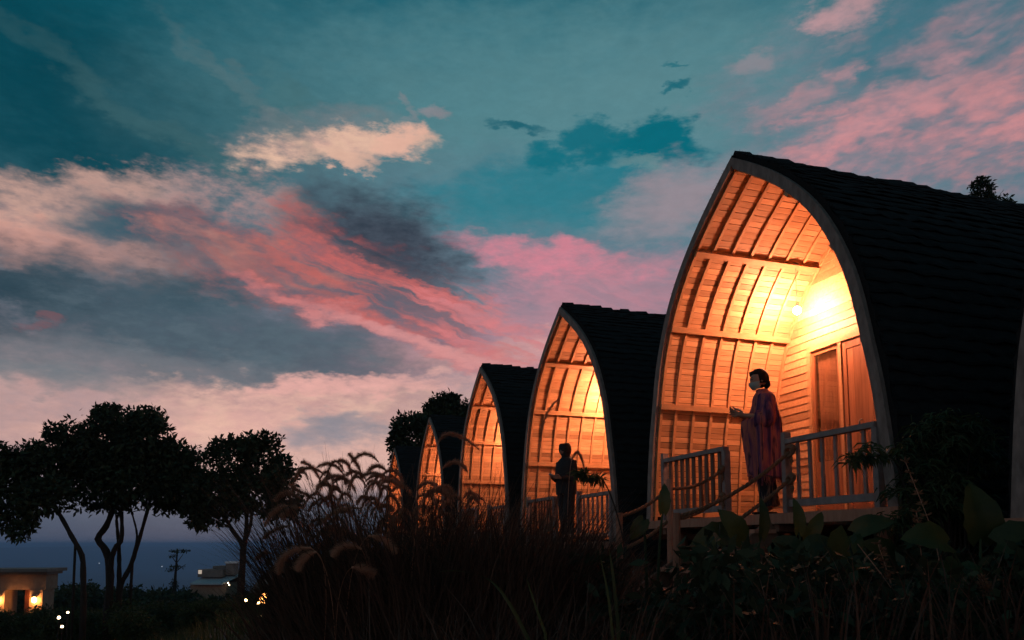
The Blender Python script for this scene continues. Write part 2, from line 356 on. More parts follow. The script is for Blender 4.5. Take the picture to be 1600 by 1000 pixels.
class MB:
    """collects shapes for one mesh"""
    def __init__(s): s.v = []; s.f = []
    def add(s, vs, fs):
        n = len(s.v); s.v += [Vector(v) for v in vs]; s.f += [tuple(i + n for i in f) for f in fs]; return s
    def box(s, a, b, jit=0.0):
        (x0, y0, z0), (x1, y1, z1) = a, b
        vs = [(x0, y0, z0), (x1, y0, z0), (x1, y1, z0), (x0, y1, z0), (x0, y0, z1), (x1, y0, z1), (x1, y1, z1), (x0, y1, z1)]
        if jit: vs = [tuple(c + random.uniform(-jit, jit) for c in v) for v in vs]
        return s.add(vs, [(0, 3, 2, 1), (4, 5, 6, 7), (0, 1, 5, 4), (1, 2, 6, 5), (2, 3, 7, 6), (3, 0, 4, 7)])
    def bar(s, p, q, w, h, up=Vector((0, 0, 1))):
        p, q = Vector(p), Vector(q); d = (q - p).normalized(); sd_ = d.cross(up)
        if sd_.length < 1e-4: sd_ = d.cross(Vector((1, 0, 0)))
        sd_.normalize(); u = sd_.cross(d)
        vs = [e + sd_ * a * w / 2 + u * b * h / 2 for e in (p, q) for a, b in ((-1, -1), (1, -1), (1, 1), (-1, 1))]
        return s.add(vs, [(0, 1, 2, 3), (7, 6, 5, 4), (0, 4, 5, 1), (1, 5, 6, 2), (2, 6, 7, 3), (3, 7, 4, 0)])
    def tube(s, pts, rads, n=8, cap=True):
        pts = [Vector(p) for p in pts]; m_ = len(pts)
        if not hasattr(rads, '__len__'): rads = [rads] * m_
        ref = None; vs = []
        for i, p in enumerate(pts):
            d = (pts[min(i + 1, m_ - 1)] - pts[max(i - 1, 0)]).normalized()
            if ref is None: ref = d.orthogonal().normalized()
            ref = (ref - d * ref.dot(d)); ref = ref.normalized() if ref.length > 1e-6 else d.orthogonal().normalized()
            bi = d.cross(ref)
            vs += [p + (ref * math.cos(2 * math.pi * k / n) + bi * math.sin(2 * math.pi * k / n)) * rads[i] for k in range(n)]
        fs = [(i * n + k, i * n + (k + 1) % n, (i + 1) * n + (k + 1) % n, (i + 1) * n + k) for i in range(m_ - 1) for k in range(n)]
        if cap: fs += [tuple(range(n - 1, -1, -1)), tuple((m_ - 1) * n + k for k in range(n))]
        return s.add(vs, fs)
    def ball(s, c, r, nu=10, nv=7, fn=None):
        c = Vector(c); r = r if hasattr(r, '__len__') else (r, r, r); vs = []
        for j in range(1, nv):
            t = math.pi * j / nv
            for i in range(nu):
                a = 2 * math.pi * i / nu; d = Vector((math.sin(t) * math.cos(a), math.sin(t) * math.sin(a), math.cos(t)))
                k = fn(d) if fn else 1.0
                vs.append(c + Vector((d.x * r[0] * k, d.y * r[1] * k, d.z * r[2] * k)))
        kt = fn(Vector((0, 0, 1))) if fn else 1; kb = fn(Vector((0, 0, -1))) if fn else 1
        vs += [c + Vector((0, 0, r[2] * kt)), c - Vector((0, 0, r[2] * kb))]; T = len(vs) - 2
        fs = [(j * nu + i, (j + 1) * nu + i, (j + 1) * nu + (i + 1) % nu, j * nu + (i + 1) % nu) for j in range(nv - 2) for i in range(nu)]
        fs += [(T, i, (i + 1) % nu) for i in range(nu)] + [(T + 1, (nv - 2) * nu + (i + 1) % nu, (nv - 2) * nu + i) for i in range(nu)]
        return s.add(vs, fs)
    def mesh(s, name, m, smooth_=False): return mesh(name, s.v, s.f, m, smooth_)
def bez(p, q, r, n):
    p, q, r = Vector(p), Vector(q), Vector(r)
    return [p * (1 - t) ** 2 + q * 2 * t * (1 - t) + r * t * t for t in (i / (n - 1) for i in range(n))]
def crom(pts, n):
    """smooth curve through points"""
    P = [Vector(p) for p in pts]; P = [P[0] * 2 - P[1]] + P + [P[-1] * 2 - P[-2]]; out = []
    segs = len(P) - 3
    for i in range(n):
        t = i / (n - 1) * segs; k = min(int(t), segs - 1); t -= k; a, b, c, d = P[k:k + 4]
        out.append(0.5 * ((2 * b) + (c - a) * t + (2 * a - 5 * b + 4 * c - d) * t * t + (3 * b - a - 3 * c + d) * t ** 3))
    return out
def sstep(a, b, x):
    t = max(0.0, min(1.0, (x - a) / (b - a))); return t * t * (3 - 2 * t)
# ------------------------------------------------------------------ lie of the land
def row_x(y): return 2.57 - .3316 * (y - 8.5)
def ground_z(x, y):
    r_ = math.hypot(x, y); q = x - row_x(y)
    right = .15 + .45 * sstep(1.5, 5, y) + .05 * sstep(5, 9, y) - .034 * max(0, min(y, 45) - 9)
    left = -.076 * max(0, min(y, 95))
    z = left + (right - left) * sstep(-9.5, -2.2, q) if y > 0 else .1
    z += .05 * noise.noise(Vector((x * .35, y * .35, 3)))
    if r_ > 60:
        z += -18 * sstep(90, 260, r_) - 60 * sstep(200, 900, r_) - 210 * sstep(600, 4200, r_)
        z += sstep(150, 900, r_) * (9 * noise.noise(Vector((x / 260, y / 260, 1))) + 22 * noise.noise(Vector((x / 1700, y / 1700, 5))))
        z += sstep(2500, 9000, r_) * 45 * noise.fractal(Vector((x / 3600, y / 3600, 2)), 1.0, 2.0, 3)
        if r_ > 9000:
            ridge = sstep(9000, 15000, r_) * (1 - sstep(20000, 30000, r_))
            z += ridge * (205 + 45 * noise.noise(Vector((x / 5200, y / 5200, 9))) + 12 * noise.noise(Vector((x / 1400, y / 1400, 4))))
    return z
def on_ground(px, Y):
    s_ = sight(px, 850); return Vector((s_.x * Y, Y, ground_z(s_.x * Y, Y)))
# ------------------------------------------------------------------ ground: one sheet from the camera to the horizon
rad = [0.0]; r_ = .6
while r_ < 42000: rad.append(r_); r_ *= 1.085 if r_ < 3000 else 1.05
angs = [R(a) for a in np.concatenate([np.arange(-62, 62, 1.0), np.arange(62, 298, 8.0)])]
gv = []; gf = []; na = len(angs)
for r0 in rad[1:]:
    for a in angs:
        x, y = r0 * math.sin(a), r0 * math.cos(a); gv.append((x, y, ground_z(x, y)))
gv.append((0, 0, .1)); c0 = len(gv) - 1
for i in range(len(rad) - 2):
    for k in range(na): gf.append((i * na + k, i * na + (k + 1) % na, (i + 1) * na + (k + 1) % na, (i + 1) * na + k))
gf += [(c0, (k + 1) % na, k) for k in range(na)]
ground = obj('ground', mesh('ground', gv, gf, SOIL, True)); tag(ground, kind='structure')
# ------------------------------------------------------------------ evening haze over the lowland
hz = bpy.data.materials.new('haze_air'); hz.use_nodes = True; hz.node_tree.nodes.clear()
hv = hz.node_tree.nodes.new('ShaderNodeVolumePrincipled'); ho = hz.node_tree.nodes.new('ShaderNodeOutputMaterial')
hv.inputs['Color'].default_value = (.36, .60, .95, 1); hv.inputs['Density'].default_value = 1.5e-4; hv.inputs['Anisotropy'].default_value = 0.0
hz.node_tree.links.new(hv.outputs[0], ho.inputs['Volume'])
HZ = MB().box((-43000, -43000, -420), (43000, 43000, 26)).mesh('haze', hz)
haze = tag(obj('haze', HZ), kind='stuff')
# ------------------------------------------------------------------ the pointed arch of the huts
ROW = Vector((-.314767, .949169, 0)); DEP = Vector((.949169, .314767, 0))      # along the row, away / into the huts
HUT_RZ = math.atan2(-ROW.y, -ROW.x)                                            # hut x axis = towards the camera along the row
ARCH = crom([(0, 4.14, 0), (.36, 3.90, 0), (.80, 3.57, 0), (1.20, 3.19, 0), (1.50, 2.80, 0), (1.74, 2.34, 0), (1.88, 1.93, 0), (1.99, 1.43, 0), (2.06, 1.10, 0), (2.13, .58, 0), (2.19, 0, 0), (2.215, -.25, 0)], 67)
ARC_S = [0.0]
for a, b in zip(ARCH, ARCH[1:]): ARC_S.append(ARC_S[-1] + (b - a).length)
ARC_L = ARC_S[-1]
def arc(s):
    """point and outward normal of the right half at length s from the apex"""
    s = max(0.0, min(ARC_L, s)); i = max(0, min(len(ARC_S) - 2, int(np.searchsorted(ARC_S, s)) - 1)); t = (s - ARC_S[i]) / (ARC_S[i + 1] - ARC_S[i])
    p = ARCH[i].lerp(ARCH[i + 1], t); d0 = ARCH[min(i + 2, len(ARCH) - 1)] - ARCH[max(i - 1, 0)]; d0.normalize()
    return p, Vector((-d0.y, d0.x, 0)) * (1 if -d0.y > 0 else 1)
def arc_off(s, off, side=1):
    p, n = arc(s); n = Vector((abs(n.x), abs(n.y), 0)); q = p + n * off; return Vector((side * max(0.0, q.x), 0, q.y))
def arc_s_at(v):
    """length from the apex to height v"""
    for i in range(len(ARCH) - 1):
        if ARCH[i].y >= v >= ARCH[i + 1].y: return ARC_S[i] + (ARC_S[i + 1] - ARC_S[i]) * (ARCH[i].y - v) / max(1e-6, ARCH[i].y - ARCH[i + 1].y)
    return ARC_L
def half_width(v, off): return arc_off(arc_s_at(max(0.0, v)), off).x
PORCH = 1.90; LONG = 5.6; LIN = -.105
def sweep(side, off0, off1, y0, y1, s0, s1, n, m, name):
    """a curved board following the arch"""
    b = MB(); vs = []
    for i in range(n + 1):
        s = s0 + (s1 - s0) * i / n; a, c = arc_off(s, off0, side), arc_off(s, off1, side)
        vs += [(a.x, y0, a.z), (c.x, y0, c.z), (c.x, y1, c.z), (a.x, y1, a.z)]
    fs = [tuple(i * 4 + k for k in q) for i in [0] for q in []]
    for i in range(n):
        for k in range(4): fs.append((i * 4 + k, i * 4 + (k + 1) % 4, i * 4 + 4 + (k + 1) % 4, i * 4 + 4 + k))
    fs += [(3, 2, 1, 0), tuple(n * 4 + k for k in range(4))]
    b.add(vs, fs); me = b.mesh(name, m)
    bm = bmesh.new(); bm.from_mesh(me); bmesh.ops.recalc_face_normals(bm, faces=bm.faces); bm.to_mesh(me); bm.free(); return me
S_FLOOR = arc_s_at(0.0)
def roof_mesh(side):
    rr = random.Random(11 + side); V = []; F = []; nw = 46; ncourse = 40
    ds = ARC_L / ncourse
    def strip(rows):
        n0 = len(V)
        for row in rows: V.extend(row)
        for j in range(len(rows) - 1):
            for i in range(nw): F.append((n0 + j * (nw + 1) + i, n0 + j * (nw + 1) + i + 1, n0 + (j + 1) * (nw + 1) + i + 1, n0 + (j + 1) * (nw + 1) + i))
    for c in range(ncourse):                       # overlapping courses of thatch, thick at the lower edge
        s_top = max(0.0, c * ds - .35 * ds); s_bot = (c + 1) * ds
        rows = [[], [], [], []]
        for i in range(nw + 1):
            y = .012 + (LONG - .012) * i / nw; e = 0 if i in (0,) else rr.uniform(-.012, .012)
            sag = .010 * noise.noise(Vector((y * 1.3, c * .4, side)))
            j = rr.uniform(-.02, .025)
            rows[0].append(arc_off(s_top, .040 + sag, side) + Vector((0, y, 0)))
            rows[1].append(arc_off(s_bot + j - .03, .066 + sag + e, side) + Vector((0, y + e, 0)))
            rows[2].append(arc_off(s_bot + j, .060 + sag + e, side) + Vector((0, y + e, 0)))
            rows[3].append(arc_off(s_bot + j - .015, .030 + sag, side) + Vector((0, y + e, 0)))
        strip(rows)
    n = 60
    for off_a, off_b, y in ((-.085, .058, .012), (-.085, .058, LONG)):    # front and back edges
        n0 = len(V)
        for i in range(n + 1):
            s = ARC_L * i / n; V.append(arc_off(s, off_a, side) + Vector((0, y, 0))); V.append(arc_off(s, off_b + rr.uniform(-.012, .016), side) + Vector((0, y, 0)))
        F.extend((n0 + 2 * i, n0 + 2 * i + 1, n0 + 2 * i + 3, n0 + 2 * i + 2) for i in range(n))
    n0 = len(V)                                     # underside behind the boards
    for i in range(n + 1):
        s = ARC_L * i / n
        for y in (.014, LONG - .002): V.append(arc_off(s, -.083, side) + Vector((0, y, 0)))
    F.extend((n0 + 2 * i, n0 + 2 * i + 1, n0 + 2 * i + 3, n0 + 2 * i + 2) for i in range(n))
    for k in range(1100):                           # loose straw along the front edge
        s = rr.uniform(0, ARC_L); p = arc_off(s, rr.uniform(.0, .06), side) + Vector((0, rr.uniform(.012, .06), 0)); p2, nn = arc(s)
        nn = Vector((abs(nn.x) * side, 0, abs(nn.y))); tg = arc_off(min(ARC_L, s + .05), 0, side) - arc_off(s, 0, side); tg.normalize()
        d = nn * rr.uniform(.02, .055) + tg * rr.uniform(0, .06) + Vector((0, rr.uniform(-.02, .01), 0)); w = tg * .006
        n0 = len(V); V.extend([p - w, p + w, p + d]); F.append((n0, n0 + 1, n0 + 2))
    return mesh('roof_slope', V, F, THATCH)
def ridge_mesh():
    rr = random.Random(5); b = MB(); y = .02
    while y < LONG - .1:                            # lumpy ridge capping, bundle after bundle
        l = rr.uniform(.16, .24); top = 4.14 + .075 + rr.uniform(-.012, .012) + .012 * math.sin(y * 3)
        h = rr.uniform(.0, .02)
        prof = [(-.20, -.19), (-.10, -.08), (0, h), (.10, -.08), (.20, -.19)]
        vs = []
        for yy, dz in ((y, -.012), (y + l, .006)):
            vs += [(u, yy, top + v + dz + rr.uniform(-.006, .006)) for u, v in prof]
        vs += [(u * .9, yy, top + v - .05) for yy in (y, y + l) for u, v in prof]
        fs = [(i, i + 1, 6 + i, 5 + i) for i in range(4)] + [(i + 1, i, 10 + i, 11 + i) for i in range(4)] + [(5 + i, 6 + i, 16 + i, 15 + i) for i in range(4)]
        b.add(vs, fs); y += l * .93
    return b.mesh('ridge_cap', THATCH)
KIT = {}
for sd_, k in ((1, 'R'), (-1, 'L')):
    KIT['roof' + k] = roof_mesh(sd_)
    KIT['board' + k] = sweep(sd_, -.112, .0, -.035, .010, .0, S_FLOOR + .02, 44, GREY, 'barge_board')
    KIT['rib' + k] = sweep(sd_, LIN - .026, LIN + .002, -.019, .019, .10, S_FLOOR - .015, 34, WOOD2, 'rib')
KIT['ridge'] = ridge_mesh()
PL = .079                                           # lining board pitch
def lining_board(i, side, y0=.012, y1=PORCH - .012, rr=random):
    s0 = .06 + i * PL; s1 = s0 + PL - .006
    a0, a1 = arc_off(s0, LIN + rr.uniform(-.003, .003), side), arc_off(s1, LIN + rr.uniform(-.003, .003), side); b0, b1 = arc_off(s0, LIN + .016, side), arc_off(s1, LIN + .016, side)
    vs = [(q.x, y, q.z) for y in (y0, y1) for q in (a0, a1, b1, b0)]
    fs = [(0, 1, 2, 3), (7, 6, 5, 4), (0, 4, 5, 1), (1, 5, 6, 2), (2, 6, 7, 3), (3, 7, 4, 0)]
    return vs, (fs if side < 0 else [f[::-1] for f in fs])
NPL = int((S_FLOOR - .06) / PL)
LB = [lining_board(i, -1) for i in range(NPL)]
KIT['lining_boards'] = [mesh('lining_board', *lb, WOOD) for lb in LB]
for sd_, k in ((1, 'R'), (-1, 'L')):
    b = MB()
    for i in range(NPL): b.add(*lining_board(i, sd_))
    KIT['lining' + k] = b.mesh('lining', WOOD)
def purlin_mesh(v, side):
    s = arc_s_at(v); a, b_ = arc_off(s - .037, LIN - .025, side), arc_off(s + .037, LIN - .025, side); c, d = arc_off(s + .037, LIN - .062, side), arc_off(s - .037, LIN - .062, side)
    vs = [(q.x, y, q.z) for y in (.015, PORCH - .004) for q in (a, b_, c, d)]
    me = mesh('purlin', vs, [(0, 1, 2, 3), (7, 6, 5, 4), (0, 4, 5, 1), (1, 5, 6, 2), (2, 6, 7, 3), (3, 7, 4, 0)], WOOD2)
    bm = bmesh.new(); bm.from_mesh(me); bmesh.ops.recalc_face_normals(bm, faces=bm.faces); bm.to_mesh(me); bm.free(); return me
KIT['purlins'] = [purlin_mesh(v, s) for v in (3.42, 2.58, 1.56) for s in (-1, 1)]
DOOR_U, DOOR_V = 1.05, 2.24
wb = []                                             # weatherboards of the porch's back wall
v = 0.0; rr = random.Random(3)
while v < 3.98:
    v1 = min(v + .105, 3.99); w0, w1 = half_width(v, LIN) + .01, max(.02, half_width(v1, LIN) + .01)
    spans = [(-w0, w0, -w1, w1)] if v >= DOOR_V + .06 else [(-w0, -DOOR_U - .07, -w1, -DOOR_U - .07), (DOOR_U + .07, w0, DOOR_U + .07, w1)]
    for a0, b0, a1, b1 in spans:
        e = rr.uniform(-.003, .003); yb, yt = PORCH - .020 + e, PORCH - .011
        vs = [(a0, yb, v), (b0, yb, v), (b1, yt, v1), (a1, yt, v1), (a0, PORCH, v), (b0, PORCH, v), (b1, PORCH, v1), (a1, PORCH, v1)]
        wb.append((vs, [(0, 1, 2, 3), (5, 4, 7, 6), (1, 0, 4, 5), (2, 1, 5, 6), (3, 2, 6, 7), (0, 3, 7, 4)]))
    v = v1
KIT['weatherboards'] = [mesh('weatherboard', *w, WOOD) for w in wb]
b = MB()
for w in wb: b.add(*w)
KIT['weather_all'] = b.mesh('back_wall_boards', WOOD)
def simple(name, m, *boxes):
    b = MB()
    for bx in boxes: b.box(*bx)
    return b.mesh(name, m)
fy0, fy1 = PORCH - .06, PORCH - .002
KIT['door_frame'] = simple('door_frame', WOOD2, ((-DOOR_U - .07, fy0, 0), (-DOOR_U, fy1, DOOR_V + .07)), ((DOOR_U, fy0, 0), (DOOR_U + .07, fy1, DOOR_V + .07)),
    ((-DOOR_U, fy0 + .002, DOOR_V), (DOOR_U, fy1 - .002, DOOR_V + .068)), ((-.535, fy0 + .004, 0), (-.485, fy1 - .004, DOOR_V)), ((.485, fy0 + .004, 0), (.535, fy1 - .004, DOOR_V)))
def leaf_(x0, x1):
    return [((x0, PORCH - .04, .02), (x0 + .07, PORCH - .008, DOOR_V - .005)), ((x1 - .07, PORCH - .04, .02), (x1, PORCH - .008, DOOR_V - .005)),
            ((x0 + .07, PORCH - .038, .02), (x1 - .07, PORCH - .010, .16)), ((x0 + .07, PORCH - .038, DOOR_V - .11), (x1 - .07, PORCH - .010, DOOR_V - .006))]
KIT['doorA'] = simple('door', DOORW, *leaf_(-.482, -.003)); KIT['doorB'] = simple('door', DOORW, *leaf_(.003, .482))
KIT['door_plank'] = simple('door_plank', DOORW, ((-.056, PORCH - .030, .16), (.056, PORCH - .014, DOOR_V - .11)))
KIT['sideA'] = simple('side_window', DOORW, ((-1.05, PORCH - .036, .02), (-1.0, PORCH - .006, DOOR_V)), ((-.58, PORCH - .036, .02), (-.537, PORCH - .006, DOOR_V)), ((-1.0, PORCH - .034, .02), (-.58, PORCH - .008, .75)), ((-1.0, PORCH - .034, DOOR_V - .06), (-.58, PORCH - .008, DOOR_V - .004)))
KIT['sideB'] = simple('side_window', DOORW, ((1.0, PORCH - .036, .02), (1.05, PORCH - .006, DOOR_V)), ((.537, PORCH - .036, .02), (.58, PORCH - .006, DOOR_V)), ((.58, PORCH - .034, .02), (1.0, PORCH - .008, .75)), ((.58, PORCH - .034, DOOR_V - .06), (1.0, PORCH - .008, DOOR_V - .004)))
KIT['pane'] = simple('pane', GLASS, ((-.21, PORCH - .022, .75), (.21, PORCH - .016, DOOR_V - .06)))
# pleated curtain just behind the pane
b = MB(); vs = []
for i in range(41):
    u = -.21 + .42 * i / 40; vs += [(u * (1 if z > 1 else 1.0), PORCH + .03 + .016 * math.sin(i * 1.35 + (0 if z > 1 else .7)), z) for z in (.74, DOOR_V - .05)]
KIT['curtain'] = b.add(vs, [(2 * i, 2 * i + 2, 2 * i + 3, 2 * i + 1) for i in range(40)]).mesh('curtain', CURT, True)
KIT['handle'] = MB().tube([(-.06, PORCH - .045, 1.02), (-.06, PORCH - .085, 1.04), (-.06, PORCH - .085, 1.18), (-.06, PORCH - .045, 1.20)], .009, 6).mesh('handle', METAL)
KIT['corner'] = [sweep(s_, LIN - .05, LIN + .0, PORCH - .034, PORCH - .006, .2, S_FLOOR - .01, 30, WOOD2, 'corner_batten') for s_ in (-1, 1)]
b = MB(); y = .0
while y < PORCH - .1: b.box((-2.02, y + .004, -.03), (2.02, y + .116, -.001), .0012); y += .12
KIT['deck'] = b.mesh('deck_boards', DARKW)
KIT['fascia'] = simple('fascia_board', POSTW, ((-2.20, -.085, -.112), (2.235, -.045, -.006)))
KIT['joist'] = simple('joist', DARKW, ((-.04, -.04, -.19), (.04, LONG - .1, -.114)))
KIT['stilt'] = MB().tube([(0, 0, -1.75), (.01, 0, -1), (0, 0, -.192)], [.085, .08, .075], 9).mesh('stilt', DARKW)
KIT['floor_slab'] = simple('room_floor', DARKW, ((-2.05, PORCH + .01, -.11), (2.05, LONG - .06, -.01)))
b = MB(); pf = [arc_off(ARC_L * i / 24, -.10, 1) for i in range(25)]; pts = [(p.x, LONG - .08, p.z) for p in pf] + [(-p.x, LONG - .08, p.z) for p in pf[::-1]]
KIT['rear'] = b.add(pts[:-1], [tuple(range(len(pts) - 1))]).mesh('rear_wall', DARKW)
KIT['lamp_base'] = MB().tube([(0, 0, .60), (0, 0, .05)], .004, 6).tube([(0, 0, .055), (0, 0, .012)], [.018, .028], 10).tube([(0, 0, .60), (0, 0, .57)], [.04, .045], 10).mesh('hanging_lamp', METAL)
KIT['bulb'] = MB().ball((0, 0, -.035), (.05, .05, .05), 14, 9).mesh('bulb', BULB, True)
def railing(hut, x0, x1, h, nb, fat, y=-.012, endpost=True):
    e = obj('railing', None, hut, (0, 0, 0))
    obj('top_rail', simple('top_rail', RAILG, ((x0, y - .045, h - .05), (x1, y + .035, h))), e)
    obj('bottom_rail', simple('bottom_rail', RAILG, ((x0, y - .025, .055), (x1, y + .025, .125))), e)
    for px_, ext in ((x0, .07), (x1, .0)):
        obj('post', simple('post', RAILG, ((px_ - .03, y - .048, -.004), (px_ + .03, y + .030, h + (ext if endpost else 0) - .052 * (ext == 0)))), e)
    bm_ = simple('baluster', RAILG if not fat else DARKW, ((-fat / 2 - .016, y - .012, .123), (fat / 2 + .016, y + .012, h - .048)))
    for i in range(nb): obj('baluster', bm_, e, (x0 + (x1 - x0) * (i + 1) / (nb + 1) + random.uniform(-.008, .008), 0, 0))
    return e
LAMP_UV = (-.86, 1.51, 2.755)
def build_hut(P, label, detail, lamp=True, group='arched huts in a row'):
    h = obj('arched_hut', None, None, P, HUT_RZ); tag(h, label, 'hut', group)
    ro = obj('roof', KIT['roofL'], h); obj('roof_slope', KIT['roofR'], ro); obj('ridge_cap', KIT['ridge'], ro)
    for k in 'LR':
        obj('barge_board', KIT['board' + k], h)
        for i in range(7): obj('rib', KIT['rib' + k], h, (0, (.045, .27, .545, .82, 1.09, 1.36, 1.63)[i], 0))
    if detail:
        ln = obj('lining', None, h)
        for i, me in enumerate(KIT['lining_boards']): obj('lining_board', me, ln)
        tag(obj('lining', KIT['liningR'], h), kind='stuff')
        bw = obj('back_wall', None, h)
        for me in KIT['weatherboards']: obj('weatherboard', me, bw)
    else:
        tag(obj('lining', KIT['liningL'], h), kind='stuff'); tag(obj('lining', KIT['liningR'], h), kind='stuff'); obj('back_wall', KIT['weather_all'], h)
    for me in KIT['purlins']: obj('purlin', me, h)
    for me in KIT['corner']: obj('corner_batten', me, h)
    obj('door_frame', KIT['door_frame'], h)
    for k, sg in (('A', -1), ('B', 1)):
        d = obj('door', KIT['door' + k], h)
        for i in range(3): obj('door_plank', KIT['door_plank'], d, (sg * .2425 + (i - 1) * .114, 0, 0))
        if detail: obj('handle', KIT['handle'], d, (-.13, 0, 0) if sg < 0 else (.25, 0, 0))
        s = obj('side_window', KIT['side' + k], h); obj('pane', KIT['pane'], s, (sg * .79, 0, 0)); obj('curtain', KIT['curtain'], s, (sg * .79, 0, 0))
    obj('deck', KIT['deck'], h); obj('fascia_board', KIT['fascia'], h); obj('room_floor', KIT['floor_slab'], h); obj('rear_wall', KIT['rear'], h)
    for x in (-1.7, -.6, .6, 1.7): obj('joist', KIT['joist'], h, (x, 0, 0))
    for x in (-1.75, 0, 1.75):
        for y in (.25, 2.6, 5.0): obj('stilt', KIT['stilt'], h, (x, y, 0))
    railing(h, .77, 1.985, .745, 6, .0); railing(h, -1.69, -.29, .80, 9, .022)
    w = obj('hanging_lamp', KIT['lamp_base'], h, LAMP_UV); obj('bulb', KIT['bulb'] if lamp else MB().ball((0, 0, -.035), (.045, .045, .055), 12, 8).mesh('bulb', RAILG, True), w)
    return h
BASE = Vector((2.568, 8.5, EYE + .317))
def hut_at(px, py):
    Y = 8.5 * 745 / (px - 400); p = at(px, py, Y); p.z -= 4.14; return p
HUTS = [BASE, hut_at(877, 480), hut_at(752, 573), hut_at(672, 652), hut_at(617, 700)]
hut1 = build_hut(HUTS[0], 'tall arched wooden hut with a masked woman standing on its lit porch', True)
hut2 = build_hut(HUTS[1], 'arched hut with the dark hooded figure standing before its glowing porch', False)
hut3 = build_hut(HUTS[2], 'arched hut with a glowing porch, third from the right of the lit ones', False)
hut4 = build_hut(HUTS[3], 'small far arched hut, narrow lit porch between dark trees and roof', False)
hut5 = build_hut(HUTS[4], 'smallest and farthest arched hut, its lit sliver just above the grass', False)
hut0 = build_hut(BASE - ROW * 5.38 + Vector((0, 0, -.13)), 'dark hut cut off by the edge, only its weathered barge board showing', False, lamp=False)
def hut_pt(u, w, z, base=BASE): return base - ROW * u + DEP * w + Vector((0, 0, z))
POSTL = mat('bare_post_timber', (.24, .10, .058), (.34, .16, .095), 9, (3, 3, .5), .8, .4, .1)
# ------------------------------------------------------------------ steps with rope handrails in front of the nearest hut
def rope_mesh(pts, r=.017, turns=38):
    P = [Vector(p) for p in pts]; n = len(P); b = MB(); L_ = sum((q - p).length for p, q in zip(P, P[1:])); tw = L_ * turns
    for ph in (0, 2.094, 4.189):
        q = []
        for i in range(n):
            d = (P[min(i + 1, n - 1)] - P[max(i - 1, 0)]).normalized(); a = d.cross(Vector((0, 0, 1))).normalized(); c = a.cross(d); t = ph + tw * i / (n - 1)
            q.append(P[i] + (a * math.cos(t) + c * math.sin(t)) * r * .62)
        b.tube(q, r * .78, 5)
    return b
def sag(p, q, s, n=90):
    p, q = Vector(p), Vector(q); return [p.lerp(q, i / (n - 1)) - Vector((0, 0, s * 4 * (i / (n - 1)) * (1 - i / (n - 1)))) for i in range(n)]
st = obj('wooden_steps', None, None, hut_pt(.25, -.1, -1.15), HUT_RZ); tag(st, 'wooden steps with twisted rope handrails leading up to the nearest porch', 'steps')
def SP_(u, w, z): return Vector((u - .25, w + .1, z + 1.15))       # hut coordinates -> steps
UA, UB = -.27, .75
for u in (UA + .10, UB - .10):
    obj('stringer', MB().bar(SP_(u, -.12, -.16), SP_(u, -1.75, -1.22), .05, .2).mesh('stringer', DARKW), st)
tr = simple('tread', POSTW, ((-.46, -.13, -.02), (.46, .13, .02)))
for i in range(5): obj('tread', tr, st, SP_(.24, -.25 - .30 * i, -.19 - .2 * i))
def post(u, w, z0, z1, r=.04, m=POSTW):
    z0, z1 = sorted((z0, z1)); a = SP_(u, w, z0); o = obj('post', MB().tube([a, a.lerp(SP_(u, w, z1), .5) + Vector((.006, 0, 0)), SP_(u + .012, w, z1)], [r * 1.05, r, r * .95], 8).mesh('post', m), st); return o
post(UA, -.78, .40, -1.2, .036, POSTW); post(UB, -1.30, -.02, -1.35, .040, POSTL)
post(UA, -1.40, .02, -1.35, .040, POSTL)
# ropes: upper and lower on each side
def rope(a, b, s, r=.0155): obj('rope', rope_mesh(sag(SP_(*a), SP_(*b), s), r).mesh('rope', ROPE), st)
def knot(p, r=.05):
    b = MB(); c = SP_(*p)
    for k in range(3): b.tube([c + Vector((r * math.cos(t), -.01 + .012 * (k - 1), r * .8 * math.sin(t) + .012 * (k - 1))) for t in np.linspace(0, 6.4, 14)], .017, 5)
    b.tube([c + Vector((.0, 0, -.03)), c + Vector((.02, -.01, -.10)), c + Vector((.015, -.015, -.15))], [.016, .02, .008], 5)
    obj('rope_knot', b.mesh('rope_knot', ROPE), st)
rope((.88, -.07, .60), (UB - .0, -1.30, -.06), .09); knot((.90, -.07, .61), .055)
rope((.88, -.07, .33), (UB - .0, -1.30, -.40), .07); knot((.90, -.07, .33), .045)
rope((UA - .03, -.08, .52), (UA, -.78, .30), .07); rope((UA, -.78, .30), (UA, -1.40, -.02), .05); knot((UA - .03, -.07, .53), .035)
rope((UA - .03, -.08, .22), (UA, -.78, -.05), .06); rope((UA, -.78, -.05), (UA, -1.40, -.38), .04); knot((UA - .03, -.07, .22), .035)
# round stepping disc lit by the second hut
dc = at(915, 838, 11.2)
tag(obj('bench', MB().ball((0, 0, 0), (.36, .26, .045), 18, 6).tube([(-.2, 0, -.6), (-.2, 0, 0)], .03, 6).tube([(.2, 0, -.6), (.2, 0, 0)], .03, 6).mesh('bench', POSTW), None, dc), 'low oval wooden bench in front of the second hut, half hidden by grass', 'bench')
